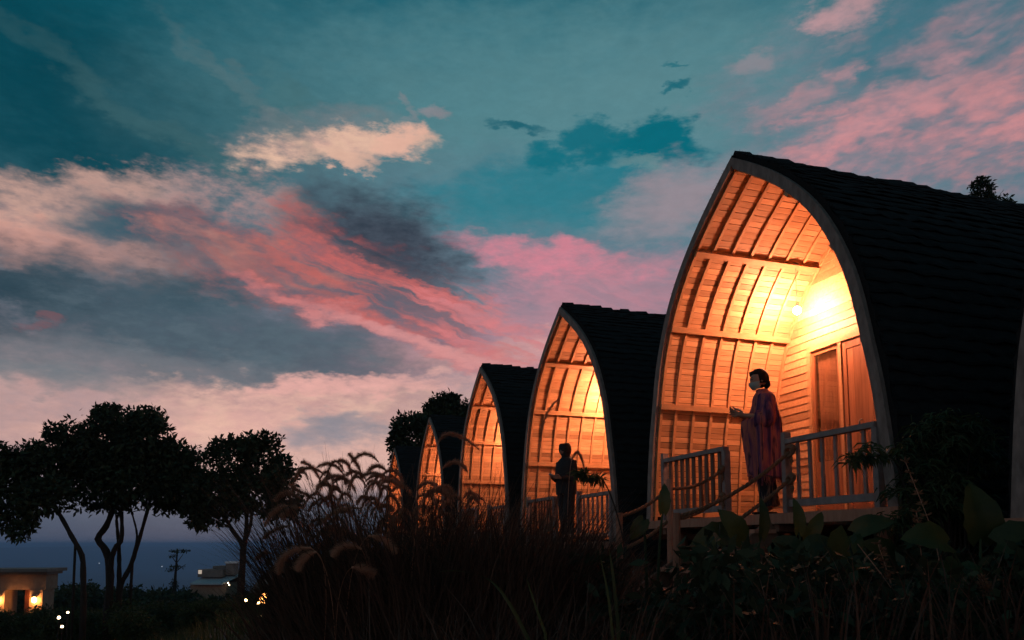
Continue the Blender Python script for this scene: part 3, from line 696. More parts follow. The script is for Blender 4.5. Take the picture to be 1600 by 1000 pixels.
# ------------------------------------------------------------------ people
SKIN = mat('skin', (.30, .16, .10), (.36, .20, .13), 9, rough=.5)
HAIR = mat('black_hair', (.005, .0045, .0045), (.012, .010, .009), 30, (1, 1, .2), .6, .3, 0, .15)
MASKM = mat('pale_mask', (.24, .30, .26), (.30, .35, .31), 12, rough=.8)
def patterned(name, cols, scale):
    m = bpy.data.materials.new(name); m.use_nodes = True; nt = m.node_tree; N, L = nt.nodes, nt.links; b = N['Principled BSDF']; b.inputs['Roughness'].default_value = .9; b.inputs['Specular IOR Level'].default_value = .1
    tcn = N.new('ShaderNodeTexCoord'); mp = N.new('ShaderNodeMapping'); mp.inputs['Scale'].default_value = (scale, scale, scale * .16); L.new(tcn.outputs['Object'], mp.inputs[0])
    nz = N.new('ShaderNodeTexNoise'); nz.inputs['Scale'].default_value = 1.0; nz.inputs['Detail'].default_value = 3; nz.inputs['Distortion'].default_value = .4; L.new(mp.outputs[0], nz.inputs[0])
    cr = N.new('ShaderNodeValToRGB'); e = cr.color_ramp.elements
    while len(e) < len(cols): e.new(.5)
    for i, (p, c) in enumerate(cols): e[i].position = p; e[i].color = (*c, 1)
    L.new(nz.outputs[0], cr.inputs[0]); L.new(cr.outputs[0], b.inputs['Base Color']); return m
SHAWL = patterned('shawl_cloth', [(.30, (.02, .015, .035)), (.40, (.10, .045, .10)), (.47, (.24, .075, .10)), (.54, (.40, .13, .09)), (.61, (.06, .028, .055)), (.70, (.28, .10, .12))], 11)
TROUS = patterned('batik_trousers', [(.38, (.012, .011, .014)), (.52, (.03, .025, .028)), (.60, (.16, .11, .08)), (.66, (.02, .018, .02))], 26)
JACKET = mat('dark_jacket', (.016, .015, .016), (.028, .025, .025), 14, rough=.9)
def skin_body(name, J, E_, m, sub=2):
    """one continuous figure grown from joints J {key: (x, y, z, radius)} and bones E_"""
    keys = list(J); idx = {k: i for i, k in enumerate(keys)}
    me = bpy.data.meshes.new(name); me.from_pydata([J[k][:3] for k in keys], [(idx[a], idx[b]) for a, b in E_], [])
    o = bpy.data.objects.new(name, me); COL.objects.link(o)
    sk = o.modifiers.new('skin', 'SKIN'); sk.use_smooth_shade = True
    if not me.skin_vertices: pass
    for i, k in enumerate(keys):
        sv = me.skin_vertices[0].data[i]; r = J[k][3]; sv.radius = r if hasattr(r, '__len__') else (r, r); sv.use_root = (k == 'pelvis')
    ss_ = o.modifiers.new('sub', 'SUBSURF'); ss_.levels = sub; ss_.render_levels = sub
    dg = bpy.context.evaluated_depsgraph_get(); me2 = bpy.data.meshes.new_from_object(o.evaluated_get(dg)); bpy.data.objects.remove(o)
    me2.name = name; me2.materials.clear(); me2.materials.append(m); return me2
def hand(J, E_, pre, wrist, palm_dir, side_dir, curl_dir, s=1.0):
    """palm and five bent fingers added to the joints; wrist = key of the wrist joint"""
    w = Vector(J[wrist][:3]); d, sdv, cu = Vector(palm_dir).normalized(), Vector(side_dir).normalized(), Vector(curl_dir).normalized()
    pk = pre + 'palm'; c = w + d * .045 * s; J[pk] = (*c, (.030 * s, .016 * s)); E_.append((wrist, pk))
    for i, (off, ln) in enumerate(((-.026, .062), (-.009, .072), (.009, .068), (.025, .052))):
        k0 = c + d * .030 * s + sdv * off * s; k1 = k0 + d * ln * .40 * s + cu * ln * .12 * s; k2 = k1 + d * ln * .22 * s + cu * ln * .30 * s; k3 = k2 + cu * ln * .30 * s - d * ln * .04 * s
        prev = pk
        for j, (k, rr_) in enumerate(((k0, .0095), (k1, .0088), (k2, .0082), (k3, .0068))):
            key = f'{pre}f{i}{j}'; J[key] = (*k, rr_ * s); E_.append((prev, key)); prev = key
    t0 = w + d * .02 * s + sdv * -.030 * s; t1 = t0 + d * .03 * s - sdv * .016 * s + cu * .012 * s; t2 = t1 + d * .028 * s + cu * .014 * s
    prev = pk
    for j, (k, rr_) in enumerate(((t0, .011), (t1, .0098), (t2, .0078))):
        key = f'{pre}t{j}'; J[key] = (*k, rr_ * s); E_.append((prev, key)); prev = key
def head_shape(d):
    k = 1.0
    f = max(0.0, d.y)
    if d.z < -.25: k *= 1 - .30 * min(1, (-d.z - .25) / .75) * (1 - .55 * f)           # jaw narrows, chin stays forward
    k += .06 * f ** 8 * (1 if abs(d.z + .45) < .25 else 0)
    k += .15 * math.exp(-((d.x / .13) ** 2 + ((d.z + .12) / .16) ** 2)) * (f ** 2)       # nose
    k -= .05 * math.exp(-(((abs(d.x) - .32) / .14) ** 2 + ((d.z - .06) / .10) ** 2)) * f # eye sockets
    k += .03 * math.exp(-(((d.z + .42) / .06) ** 2 + (d.x / .25) ** 2)) * f              # lips
    if d.y < 0: k += .03 * (-d.y)
    return k
def add_head(b, c, tilt=0.0):
    n0 = len(b.v); b.ball((0, 0, 0), (.073, .092, .112), 30, 22, head_shape)
    for s in (-1, 1): b.ball((s * .074, -.008, -.010), (.010, .020, .030), 10, 8)
    M_ = Matrix.Translation(c) @ Matrix.Rotation(tilt, 4, 'X')
    for i in range(n0, len(b.v)): b.v[i] = M_ @ b.v[i]
    return M_
def join_mesh(me, b, m, slot=0):
    bm = bmesh.new(); bm.from_mesh(me); vs = [bm.verts.new(v) for v in b.v]
    for f in b.f:
        try: fc = bm.faces.new([vs[i] for i in f]); fc.smooth = True
        except ValueError: pass
    bm.to_mesh(me); bm.free(); return me
def loft(rings, m, name, folds=None, cap=False):
    """rings: (z, cx, cy, rx, r_front, r_back)"""
    n = 56; V = []; F = []
    for j, (z, cx, cy, rx, rf, rb) in enumerate(rings):
        for i in range(n):
            a = 2 * math.pi * i / n; c_, s_ = math.cos(a), math.sin(a); ry = rf if s_ > 0 else rb
            k = 1.0
            if folds: k += folds(j / (len(rings) - 1), a)
            V.append((cx + rx * c_ * k, cy + ry * s_ * k, z + (.012 * math.sin(5 * a + j) if j == len(rings) - 1 else 0)))
    for j in range(len(rings) - 1):
        for i in range(n): F.append((j * n + i, j * n + (i + 1) % n, (j + 1) * n + (i + 1) % n, (j + 1) * n + i))
    return mesh(name, V, F, m, True)
def hair_cap(M_, style):
    b = MB()
    def fn(d):
        k = 1.0 + .035 * noise.noise(Vector((d.x * 5, d.y * 5, d.z * 5)) * 1.2) + .02 * noise.noise(d * 16)
        if d.y > .25 and d.z < .42: k *= .80                    # face left free
        elif d.z < -.48 and style == 'short': k *= .80
        return k
    b.ball((0, -.010, .012), (.086, .104, .122), 30, 22, fn)
    b.ball((0, -.078, -.055), (.062, .040, .060), 14, 10, fn)    # hair at the nape
    b.ball((.02, .055, .075), (.062, .042, .040), 14, 10, fn)    # fringe
    b.v = [M_ @ v for v in b.v]; return b.mesh('hair', HAIR, True)
# ---- woman on the nearest porch (local: facing +y, left is -x)
J = {'pelvis': (0, 0, .84, (.125, .095)), 'waist': (0, .005, .98, (.11, .085)), 'chest': (0, 0, 1.16, (.135, .095)), 'neck0': (0, -.005, 1.30, .058), 'neck1': (0, .012, 1.385, .046),
     'hL': (-.085, 0, .79, .085), 'kL': (-.09, .03, .44, .056), 'aL': (-.09, -.01, .085, .038), 'tL': (-.10, .13, .03, (.036, .022)),
     'hR': (.085, 0, .79, .085), 'kR': (.095, -.03, .44, .056), 'aR': (.10, -.09, .085, .038), 'tR': (.11, .05, .03, (.036, .022)),
     'sL': (-.155, -.005, 1.275, .052), 'eL': (-.195, .02, 1.03, .038), 'wL': (-.075, .225, 1.075, .024),
     'sR': (.155, -.005, 1.275, .052), 'eR': (.20, .03, 1.03, .038), 'wR': (.065, .235, 1.095, .024)}
E_ = [('pelvis', 'waist'), ('waist', 'chest'), ('chest', 'neck0'), ('neck0', 'neck1'), ('pelvis', 'hL'), ('hL', 'kL'), ('kL', 'aL'), ('aL', 'tL'), ('pelvis', 'hR'), ('hR', 'kR'), ('kR', 'aR'), ('aR', 'tR'),
      ('chest', 'sL'), ('sL', 'eL'), ('eL', 'wL'), ('chest', 'sR'), ('sR', 'eR'), ('eR', 'wR')]
hand(J, E_, 'l', 'wL', (.35, .85, .25), (.2, -.1, -1), (1, .1, .1), 1.2); hand(J, E_, 'r', 'wR', (-.35, .85, .3), (-.2, -.1, -1), (-1, .1, .1), 1.2)
me = skin_body('person', J, E_, SKIN); hb = MB(); HM = add_head(hb, Vector((0, .035, 1.475)), R(-6)); join_mesh(me, hb, SKIN)
FACE = Vector((-1, .02, 0)); prz = math.atan2(-FACE.x, FACE.y)
woman = obj('person', me, None, hut_pt(.23, .12, .0), prz); tag(woman, 'woman in a purple patterned shawl and pale face mask, hands held together in front', 'person')
obj('hair', hair_cap(HM, 'short'), woman)
b = MB(); n0 = 0
vs = []
for j in range(7):
    for i in range(11):
        a = R(-78 + 156 * i / 10); z = -.018 - .082 * j / 6; d = Vector((math.sin(a), math.cos(a), 0)); rr_ = .090 + .012 * math.cos(a) * math.sin(math.pi * j / 6) - (.016 * (j / 6) ** 2)
        nz_ = .018 * math.exp(-((a / .35) ** 2)) * (1 - j / 6)
        vs.append(HM @ Vector((d.x * rr_ * .84, d.y * (rr_ + nz_) * 1.08, z)))
b.add(vs, [(j * 11 + i, j * 11 + i + 1, (j + 1) * 11 + i + 1, (j + 1) * 11 + i) for j in range(6) for i in range(10)])
for s in (-1, 1): b.tube([HM @ Vector((s * .074, .022, -.03)), HM @ Vector((s * .080, .0, -.005)), HM @ Vector((s * .079, -.018, .004))], .0022, 5)
obj('face_mask', b.mesh('face_mask', MASKM, True), woman)
b = MB()
for s in (-1, 1): b.ball(HM @ Vector((s * .026, .083, .012)), (.013, .008, .006), 10, 6); b.tube([HM @ Vector((s * .012, .094, .030)), HM @ Vector((s * .028, .090, .035)), HM @ Vector((s * .042, .080, .030))], .003, 5)
obj('eyes', b.mesh('eyes', HAIR, True), woman)
def fold(t, a): return (.03 + .11 * t) * math.sin(9 * a + 2.2 * math.sin(3 * a) + 1.5 * t) * min(1, t * 2.2) + .03 * t * math.sin(4 * a + 1)
shawl = loft([(1.372, 0, .004, .062, .058, .060), (1.350, 0, 0, .085, .068, .075), (1.325, 0, 0, .145, .082, .095), (1.285, 0, 0, .205, .098, .115), (1.20, 0, 0, .228, .112, .128), (1.12, 0, 0, .242, .128, .142), (1.06, 0, .0, .250, .165, .155),
              (1.01, 0, 0, .252, .225, .165), (.92, 0, 0, .248, .232, .172), (.78, 0, 0, .240, .215, .175), (.62, 0, 0, .232, .195, .175), (.50, 0, 0, .226, .180, .172), (.40, 0, 0, .222, .170, .168)], SHAWL, 'shawl', fold)
sh = obj('shawl', shawl, woman)
for s in (-1, 1):                                    # wide sleeves over the forearms
    e, w = Vector(J['eL' if s < 0 else 'eR'][:3]), Vector(J['wL' if s < 0 else 'wR'][:3]); s0 = Vector(J['sL' if s < 0 else 'sR'][:3])
    b = MB().tube(crom([s0, s0.lerp(e, .6) + Vector((s * .02, 0, 0)), e + Vector((s * .012, .005, -.02)), e.lerp(w, .42) + Vector((0, 0, -.035))], 12), [.062 + .045 * (i / 11) for i in range(12)], 16, False)
    for k in range(9): b.v[-1 - k] += Vector((0, 0, -.03 * math.sin(k / 8 * math.pi)))
    obj('sleeve', b.mesh('sleeve', SHAWL, True), woman)
b = MB()
for i in range(90):
    a = 2 * math.pi * i / 90; ry = .17; p = Vector((.222 * math.cos(a), ry * math.sin(a), .405)); b.tube([p, p + Vector((random.uniform(-.008, .008), random.uniform(-.008, .008), -.045)), p + Vector((random.uniform(-.014, .014), random.uniform(-.014, .014), -random.uniform(.07, .11)))], [.0035, .003, .0015], 4)
obj('fringe', b.mesh('fringe', SHAWL), sh)
b = MB()
for k in 'LR':
    h_, kn, an = (Vector(J[q + k][:3]) for q in 'hka')
    b.tube(crom([h_ + Vector((0, 0, .06)), h_.lerp(kn, .5), kn, kn.lerp(an, .5), an + Vector((0, 0, .0))], 14), [.108 - .018 * (i / 13) for i in range(14)], 16, False)
obj('trousers', b.mesh('trousers', TROUS, True), woman)
b = MB()
for k in 'LR':
    an, to = Vector(J['a' + k][:3]), Vector(J['t' + k][:3]); c = an.lerp(to, .5); b.box((c.x - .045, c.y - .125, -.0), (c.x + .045, c.y + .115, .022)); b.tube([(c.x - .045, c.y + .03, .02), (c.x, c.y + .03, .062), (c.x + .045, c.y + .03, .02)], .012, 6)
obj('sandals', b.mesh('sandals', HAIR), woman)
# ---- hooded figure on the second porch
J2 = {k: (x, y, z * 1.06, r) for k, (x, y, z, r) in J.items() if not (k[0] in 'lr' and k[1] in 'pft')}
J2['wL'] = (-.10, .20, 1.06, .024); J2['wR'] = (.09, .21, 1.08, .024); J2['eL'] = (-.22, .0, 1.06, .04); J2['eR'] = (.22, .0, 1.06, .04)
E2 = [e for e in E_ if not any(x[0] in 'lr' and len(x) > 1 and x[1] in 'pft' for x in e)]
hand(J2, E2, 'l', 'wL', (.3, .9, .2), (.2, -.1, -1), (1, .1, .1)); hand(J2, E2, 'r', 'wR', (-.3, .9, .2), (-.2, -.1, -1), (-1, .1, .1))
me = skin_body('person', J2, E2, SKIN); hb = MB(); HM2 = add_head(hb, Vector((0, .03, 1.56)), R(-8)); join_mesh(me, hb, SKIN)
man = obj('person', me, None, HUTS[1] - ROW * .22 + DEP * -.02, math.atan2(.80, -.60)); tag(man, 'dark figure in a hooded jacket standing before the second glowing porch', 'person')
b = MB()
def hoodf(d): return (1.0 + .05 * noise.noise(d * 4)) * (.84 if d.y > .55 and d.z < .5 else 1.0)
b.ball((0, -.008, .012), (.106, .122, .130), 24, 18, hoodf); b.tube([(0, -.02, -.17), (0, -.012, -.10), (0, -.01, -.02)], [.10, .074, .088], 16, False)
b.v = [HM2 @ Vector((v.x, v.y, min(v.z, .112))) for v in b.v]; obj('hood', b.mesh('hood', JACKET, True), man)
jk = obj('jacket', loft([(1.44, 0, 0, .075, .07, .075), (1.40, 0, 0, .14, .09, .10), (1.35, 0, 0, .205, .11, .12), (1.22, 0, 0, .225, .135, .135), (1.05, 0, 0, .225, .145, .14), (.92, 0, 0, .215, .145, .145), (.80, 0, 0, .21, .14, .15)], JACKET, 'jacket', lambda t, a: .02 * math.sin(7 * a + 5 * t)), man)
for s in (-1, 1):
    e, w = Vector(J2['eL' if s < 0 else 'eR'][:3]), Vector(J2['wL' if s < 0 else 'wR'][:3]); s0 = Vector(J2['sL' if s < 0 else 'sR'][:3])
    obj('sleeve', MB().tube(crom([s0, s0.lerp(e, .6), e, w], 14), [.075 - .03 * (i / 13) for i in range(14)], 12, False).mesh('sleeve', JACKET, True), man)
b = MB()
for k in 'LR':
    h_, kn, an = (Vector(J2[q + k][:3]) for q in 'hka')
    b.tube(crom([h_ + Vector((0, 0, .06)), h_.lerp(kn, .5), kn, kn.lerp(an, .5), an + Vector((0, 0, -.02))], 14), [.105 - .03 * (i / 13) for i in range(14)], 14, False)
obj('trousers', b.mesh('trousers', JACKET, True), man)
b = MB()
for k in 'LR':
    an, to = Vector(J2['a' + k][:3]), Vector(J2['t' + k][:3]); c = an.lerp(to, .5); b.ball((c.x, c.y, .04), (.05, .14, .045), 14, 8)
obj('shoes', b.mesh('shoes', HAIR, True), man)
ph = obj('phone', MB().box((-.038, -.005, -.075), (.038, .005, .075)).mesh('phone', mat('pale_phone', (.55, .55, .55), (.6, .6, .6), rough=.4)), None); ph.matrix_world = man.matrix_basis @ Matrix.Translation((.0, .30, 1.10)) @ Matrix.Rotation(R(-65), 4, 'X')
tag(ph, 'pale phone held in the hands of the hooded figure', 'phone')
# ------------------------------------------------------------------ trees
def leaf_cloud(C, Rr, n, size, seed, shell=.15, droop=.3, aspect=.45):
    """n leaves (folded diamonds) spread through an ellipsoid"""
    g = np.random.default_rng(seed); d = g.normal(size=(n, 3)); d /= np.linalg.norm(d, axis=1)[:, None]
    r = g.uniform(shell, 1.0, n) ** .6 * (1 + .10 * g.normal(size=n)); P = np.array(C) + d * r[:, None] * np.array(Rr)
    ax = d * .5 + g.normal(size=(n, 3)) * .75; ax[:, 2] -= droop; ax /= np.linalg.norm(ax, axis=1)[:, None]
    sd = np.cross(ax, g.normal(size=(n, 3))); sd /= np.linalg.norm(sd, axis=1)[:, None]; nn = np.cross(ax, sd)
    L_ = (size * g.uniform(.6, 1.25, n))[:, None]; W = L_ * aspect * .5
    V = np.stack([P, P + ax * L_ * .5 + sd * W + nn * W * .35, P + ax * L_, P + ax * L_ * .5 - sd * W + nn * W * .35], 1).reshape(-1, 3)
    F = np.arange(n * 4).reshape(n, 4); return V, F
def crown_mesh(name, blobs, dens, size, m, seed, **kw):
    Vs, Fs, o = [], [], 0
    for i, (C, Rr) in enumerate(blobs):
        n = int(3.6 * dens * (Rr[0] * Rr[1] * Rr[2]) ** (2 / 3) * 4); V, F = leaf_cloud(C, Rr, n, size, seed + i, **kw); Vs.append(V); Fs.append(F + o); o += len(V)
    return np_mesh(name, np.concatenate(Vs), np.concatenate(Fs), m)
def tree(name, label, Y, base, trunks, lobes, dens=95, size=.23, group=None, twigs=True, depth=.8, m=LEAFD, seed=0):
    """trunks: polylines (px, py) with radii; lobes: (px, py, rx, ry) of the crown in the photograph at distance Y"""
    B = on_ground(base, Y); t = obj(name, None, None, B); tag(t, label, 'tree', group); k = Y / 1200.0
    W = lambda px, py, dy=0: at(px, py, Y + dy) - B
    rr = random.Random(seed); blobs = []; tb = MB()
    for px, py, rx, ry in lobes:
        c = W(px, py, rr.uniform(-.5, .5)); R3 = (rx * k, rx * k * depth, ry * k); blobs.append((c, R3))
        for q in range(11):                            # smaller boughs break up the outline
            a = rr.uniform(0, 2 * math.pi); e = rr.uniform(-.3, 1.0); s = rr.uniform(.20, .42)
            blobs.append((c + Vector((math.cos(a) * math.cos(e) * R3[0] * 1.0, rr.uniform(-.5, .5) * R3[1], (math.sin(e) if rr.random() < .8 else -.6) * R3[2] * 1.02)), tuple(v * s for v in R3)))
    for pts, r0, r1 in trunks:
        P = crom([W(x, y, dy) for x, y, dy in pts], 16); P[0].z = min(P[0].z, -.15)
        tb.tube(P, [(r0 + (r1 - r0) * i / 15) * (1 + .10 * math.sin(i * 2.3)) for i in range(16)], 8)
        top = P[-1]
        near = sorted(blobs, key=lambda b: (b[0] - top).length)[:7]
        for c, R3 in near:
            mid = top.lerp(c, .5) + Vector((rr.uniform(-.2, .2), rr.uniform(-.2, .2), rr.uniform(-.1, .15)))
            tb.tube(crom([P[-2], top, mid, c], 8), [r1 * (.9 - .11 * i) for i in range(8)], 5)
    obj('trunk', tb.mesh('trunk', BARK, True), t)
    obj('crown', crown_mesh('crown', blobs, dens, size, m, seed * 100 + 5), t)
    return t
G_TREES = 'dark garden trees on the slope'
tree('garden_tree', 'big round-crowned dark tree with three bare forking trunks', 27, 176,
     [([(168, 960, 0), (172, 900, 0), (166, 862, .1), (153, 842, .2), (166, 822, .1), (178, 792, 0)], .15, .09), ([(172, 880, 0), (180, 856, -.1), (190, 842, -.1), (190, 800, -.1)], .10, .06),
      ([(186, 960, .3), (188, 918, .3), (204, 884, .3), (216, 848, .3), (232, 792, .3)], .105, .06), ([(186, 925, .2), (186, 862, .2), (182, 812, .2)], .09, .05), ([(206, 876, .3), (214, 838, .3), (206, 800, .3)], .05, .03)],
     [(108, 712, 42, 46), (165, 690, 50, 52), (225, 695, 50, 52), (272, 738, 44, 48), (130, 762, 55, 40), (200, 758, 62, 38), (262, 775, 36, 30), (312, 802, 24, 26), (300, 765, 30, 30), (168, 650, 20, 20), (228, 657, 24, 20), (165, 720, 70, 40), (240, 730, 60, 45)], 80, .22, G_TREES, seed=1)
tree('garden_tree', 'dark tree cut by the left edge, leaning trunk over the gatehouse', 25.5, 130,
     [([(131, 960, 0), (130, 900, 0), (128, 868, 0), (112, 838, 0), (98, 812, 0), (84, 788, -.1)], .10, .065), ([(120, 852, 0), (104, 826, .1), (92, 800, .2)], .04, .03)],
     [(10, 745, 50, 50), (48, 728, 40, 40), (62, 775, 38, 30), (18, 800, 42, 34), (-40, 760, 50, 60), (30, 832, 16, 14)], 70, .22, G_TREES, seed=2)
tree('garden_tree', 'dark round tree on a slim forked trunk, last before the tall grass', 26, 376,
     [([(374, 970, 0), (376, 910, 0), (380, 872, 0), (378, 850, 0), (364, 830, 0), (350, 806, 0)], .125, .06), ([(379, 862, 0), (384, 836, 0), (386, 800, 0)], .10, .06), ([(381, 850, 0), (390, 826, -.1), (394, 800, -.1)], .07, .05)],
     [(362, 722, 38, 38), (408, 718, 36, 38), (438, 748, 28, 34), (340, 765, 40, 36), (400, 772, 48, 34), (440, 788, 24, 24), (318, 800, 26, 24), (362, 790, 30, 20), (366, 694, 14, 14), (410, 690, 14, 14)], 80, .22, G_TREES, seed=3)
tree('backdrop_tree', 'dark bushy tree behind the farthest hut', 36, 640, [([(640, 900, 0), (641, 800, 0), (642, 730, 0)], .2, .1)],
     [(640, 690, 26, 38), (650, 730, 34, 40), (628, 720, 16, 30), (632, 660, 14, 14), (655, 664, 18, 18), (622, 700, 14, 26)], 75, .26, 'trees behind the huts', seed=4)
tree('backdrop_tree', 'tall dark tree rising between the two farthest lit huts', 38, 700, [([(700, 900, 0), (700, 800, 0), (698, 700, 0)], .22, .1)],
     [(695, 660, 34, 42), (690, 632, 20, 20), (718, 650, 20, 26), (700, 720, 40, 50), (672, 650, 14, 20), (706, 628, 14, 12)], 75, .26, 'trees behind the huts', seed=5)
tree('backdrop_tree', 'lone treetop poking above the ridge of the nearest roof', 40, 1545, [([(1545, 820, 0), (1546, 500, 0), (1545, 310, 0)], .25, .06)],
     [(1537, 300, 20, 18), (1562, 318, 22, 14), (1530, 322, 26, 20), (1545, 380, 40, 60), (1534, 286, 10, 9)], 40, .26, 'trees behind the huts', seed=6)
# tiered tree far down the slope
t = obj('tiered_tree', None, None, at(272, 925, 84)); tag(t, 'small far tree with two flat tiers of foliage', 'tree')
W = lambda px, py, dy=0: at(px, py, 84 + dy) - t.location
obj('trunk', MB().tube([W(272, 930), W(274, 900), W(277, 862)], [.22, .15, .07], 6).tube([W(274, 893), W(290, 882)], [.06, .03], 5).tube([W(276, 880), W(268, 869)], [.06, .03], 5).tube([W(276, 880), W(286, 866)], [.05, .03], 5).mesh('trunk', BARK), t)
obj('crown', crown_mesh('crown', [(W(278, 861), (1.0, .8, .14)), (W(270, 869), (.5, .5, .12)), (W(290, 860), (.45, .4, .1)), (W(276, 886), (.9, .7, .12)), (W(266, 890), (.5, .4, .1)), (W(272, 915), (.5, .5, .7))], 34, .26, LEAFD, 77), t)
# dark wood at the foot of the slope: reads as one mass
Vs, Fs, o_ = [], [], 0; rr = random.Random(21)
for i in range(230):
    px = rr.uniform(-120, 640); Y = rr.uniform(66, 130); top = 922 + rr.uniform(-6, 14) - (6 if px > 100 and px < 160 else 0)
    p = at(px, top + 16, Y); s = Y / 1200; V, F = leaf_cloud(p, (rr.uniform(14, 26) * s, 1.5, rr.uniform(12, 20) * s), 260, .55, 300 + i); Vs.append(V); Fs.append(F + o_); o_ += len(V)
tl = obj('treeline', np_mesh('treeline', np.concatenate(Vs), np.concatenate(Fs), LEAFD)); tag(tl, 'dark mass of trees along the foot of the slope', 'woodland', kind='stuff')
# dark shrub border in front of it, leaf to leaf
Vs, Fs, o_ = [], [], 0
for i in range(24):
    px = -30 + i * 21 + rr.uniform(-8, 8); Y = rr.uniform(24, 33); top = rr.uniform(940, 957) + (8 if px < 110 else 0); c = at(px, top, Y); g0 = ground_z(c.x, c.y); hgt = max(.5, c.z - g0); rx = rr.uniform(.5, .8)
    for q in (.3, .55, .74):
        V, F = leaf_cloud((c.x + rr.uniform(-.3, .3), c.y + rr.uniform(-.3, .3), g0 + hgt * q), (rx, rx, hgt * .34), 800, .13, 600 + i * 7 + int(q * 10)); Vs.append(V); Fs.append(F + o_); o_ += len(V)
tag(obj('shrubbery', np_mesh('shrubbery', np.concatenate(Vs), np.concatenate(Fs), LEAFG)), 'dark border of low leafy shrubs below the garden trees', 'shrubs', kind='stuff')
# ------------------------------------------------------------------ gatehouse, far house and garden lights
PLAST = mat('pale_plaster', (.20, .135, .095), (.28, .20, .145), 4, rough=.85, bump=.2)
SLAB = mat('roof_slab', (.13, .11, .10), (.20, .17, .15), 3, rough=.8, bump=.2)
GATEW = mat('gate_timber', (.20, .05, .02), (.30, .09, .035), 5, (4, 4, .4), .5, .2)
def glow(name, c, s): return mat(name, c, None, emit=(c, s))
GL_W = glow('warm_lamp', (1.0, .38, .10), 150.0); GL_P = glow('pale_lamp', (1.0, .72, .40), 12.0)
GY = 38.0; gb = at(38, 985, GY); k = GY / 1200
gt = obj('gatehouse', None, None, gb, R(8)); tag(gt, 'small flat-roofed gatehouse with warm lamps on its pillars and an open red door', 'building')
U = lambda px: (px - 46) * k
Z = lambda py: (985 - py) * k
obj('roof', simple('roof', SLAB, ((U(-20), -1.2, Z(895)), (U(90), 1.0, Z(890))), ((U(-14), -.95, Z(899)), (U(86), .8, Z(895) - .004))), gt)
obj('parapet', simple('parapet', PLAST, ((U(-6), -.7, Z(922)), (U(82), .6, Z(899) - .004))), gt)
pr = obj('pillar', simple('pillar', PLAST, ((U(61), -.75, -1.2), (U(79), .5, Z(922) - .003))), gt)
pl = obj('pillar', simple('pillar', PLAST, ((U(-2), -.75, -1.2), (U(26), .5, Z(922) - .003))), gt)
obj('lintel', simple('lintel', DARKW, ((U(26), -.5, Z(922)), (U(63), -.2, Z(918) - .004))), gt)
obj('door', simple('door', GATEW, ((U(45), -.1, -.8), (U(60), -.04, Z(923)))), gt)
obj('door_jamb', simple('door_jamb', DARKW, ((U(59), -.45, -.8), (U(63) - .004, -.15, Z(923)))), gt)
for pp, x in ((pr, 70), (pl, 18)):
    obj('wall_lamp', MB().box((U(x) - .10, -1.02, Z(932)), (U(x) + .10, -.76, Z(929))).box((U(x) - .03, -.92, Z(936)), (U(x) + .03, -.76, Z(932) - .003)).mesh('wall_lamp', METAL), gt)
    w = obj('lamp_glow', MB().ball((U(x), -.93, Z(937)), (.10, .08, .13), 12, 8).mesh('lamp_glow', GL_W, True), gt)
obj('lamp_glow', MB().ball((U(57), -.16, Z(934)), (.05, .05, .07), 10, 6).mesh('lamp_glow', glow('door_lamp', (1.0, .40, .12), 60.0), True), gt)
# garden lamps
def garden_lamp(px, py, Y, r, m, label):
    p = at(px, py, Y); g0 = ground_z(p.x, p.y); h = max(.25, p.z - g0)
    o = obj('garden_lamp', None, None, (p.x, p.y, p.z - h)); tag(o, label, 'lamp', 'garden lamps on the slope')
    obj('post', MB().tube([(0, 0, -.05), (0, 0, h - r * .9)], .014, 6).tube([(0, 0, h - r * 1.1), (0, 0, h - r * .8)], r * .5, 8).mesh('post', BARK), o)
    obj('globe', MB().ball((0, 0, h), r, 12, 8).mesh('globe', m, True), o)
garden_lamp(414, 935, 22, .15, glow('orange_globe', (1.0, .34, .08), 14.0), 'brightest round garden lamp glowing orange beside the tall grass')
garden_lamp(92, 965, 22, .042, GL_P, 'small pale garden light beside the lit gatehouse pillar')
garden_lamp(106, 957, 22.5, .032, GL_P, 'small pale garden light, the one nearest the leaning trunk')
garden_lamp(97, 979, 21, .034, GL_P, 'lowest small pale garden light below the gatehouse')
garden_lamp(384, 938, 22, .04, glow('amber_lamp', (1.0, .6, .2), 30.0), 'small amber garden light at the foot of the slim forked tree')
garden_lamp(404, 942, 22, .035, glow('amber_lamp', (1.0, .6, .2), 30.0), 'tiny amber garden light between the forked tree and the bright lamp')
# far house below the slope
HY = 72.0; hb_ = at(332, 935, HY); k2 = HY / 1200
fh = obj('far_house', None, None, hb_, R(-4)); tag(fh, 'low grey house below the slope with a boxy roof hatch', 'building')
U2 = lambda px: (px - 332) * k2
Z2 = lambda py: (935 - py) * k2
ROOFG = mat('grey_sheet_roof', (.30, .34, .36), (.38, .42, .44), 3, rough=.6)
obj('wall', simple('wall', PLAST, ((U2(296), 0, -1.5), (U2(352), 4, Z2(912)))), fh)
vs = [(U2(298), -.4, Z2(912)), (U2(350), -.4, Z2(912)), (U2(362), 2.2, Z2(898)), (U2(310), 2.2, Z2(898)), (U2(298), 5, Z2(913)), (U2(350), 5, Z2(913))]
vs2 = [(x, y, z - .12) for x, y, z in vs]
obj('roof', mesh('roof', vs + vs2, [(0, 1, 2, 3), (3, 2, 5, 4), (6, 9, 8, 7), (9, 10, 11, 8), (0, 3, 9, 6), (3, 4, 10, 9), (1, 7, 8, 2), (2, 8, 11, 5), (0, 6, 7, 1), (4, 5, 11, 10)], ROOFG), fh)
obj('gable', MB().box((U2(302), .6, Z2(903)), (U2(341), 4.0, Z2(891))).box((U2(318), 1.6, Z2(891)), (U2(338), 3.6, Z2(886))).mesh('gable', SLAB), fh)
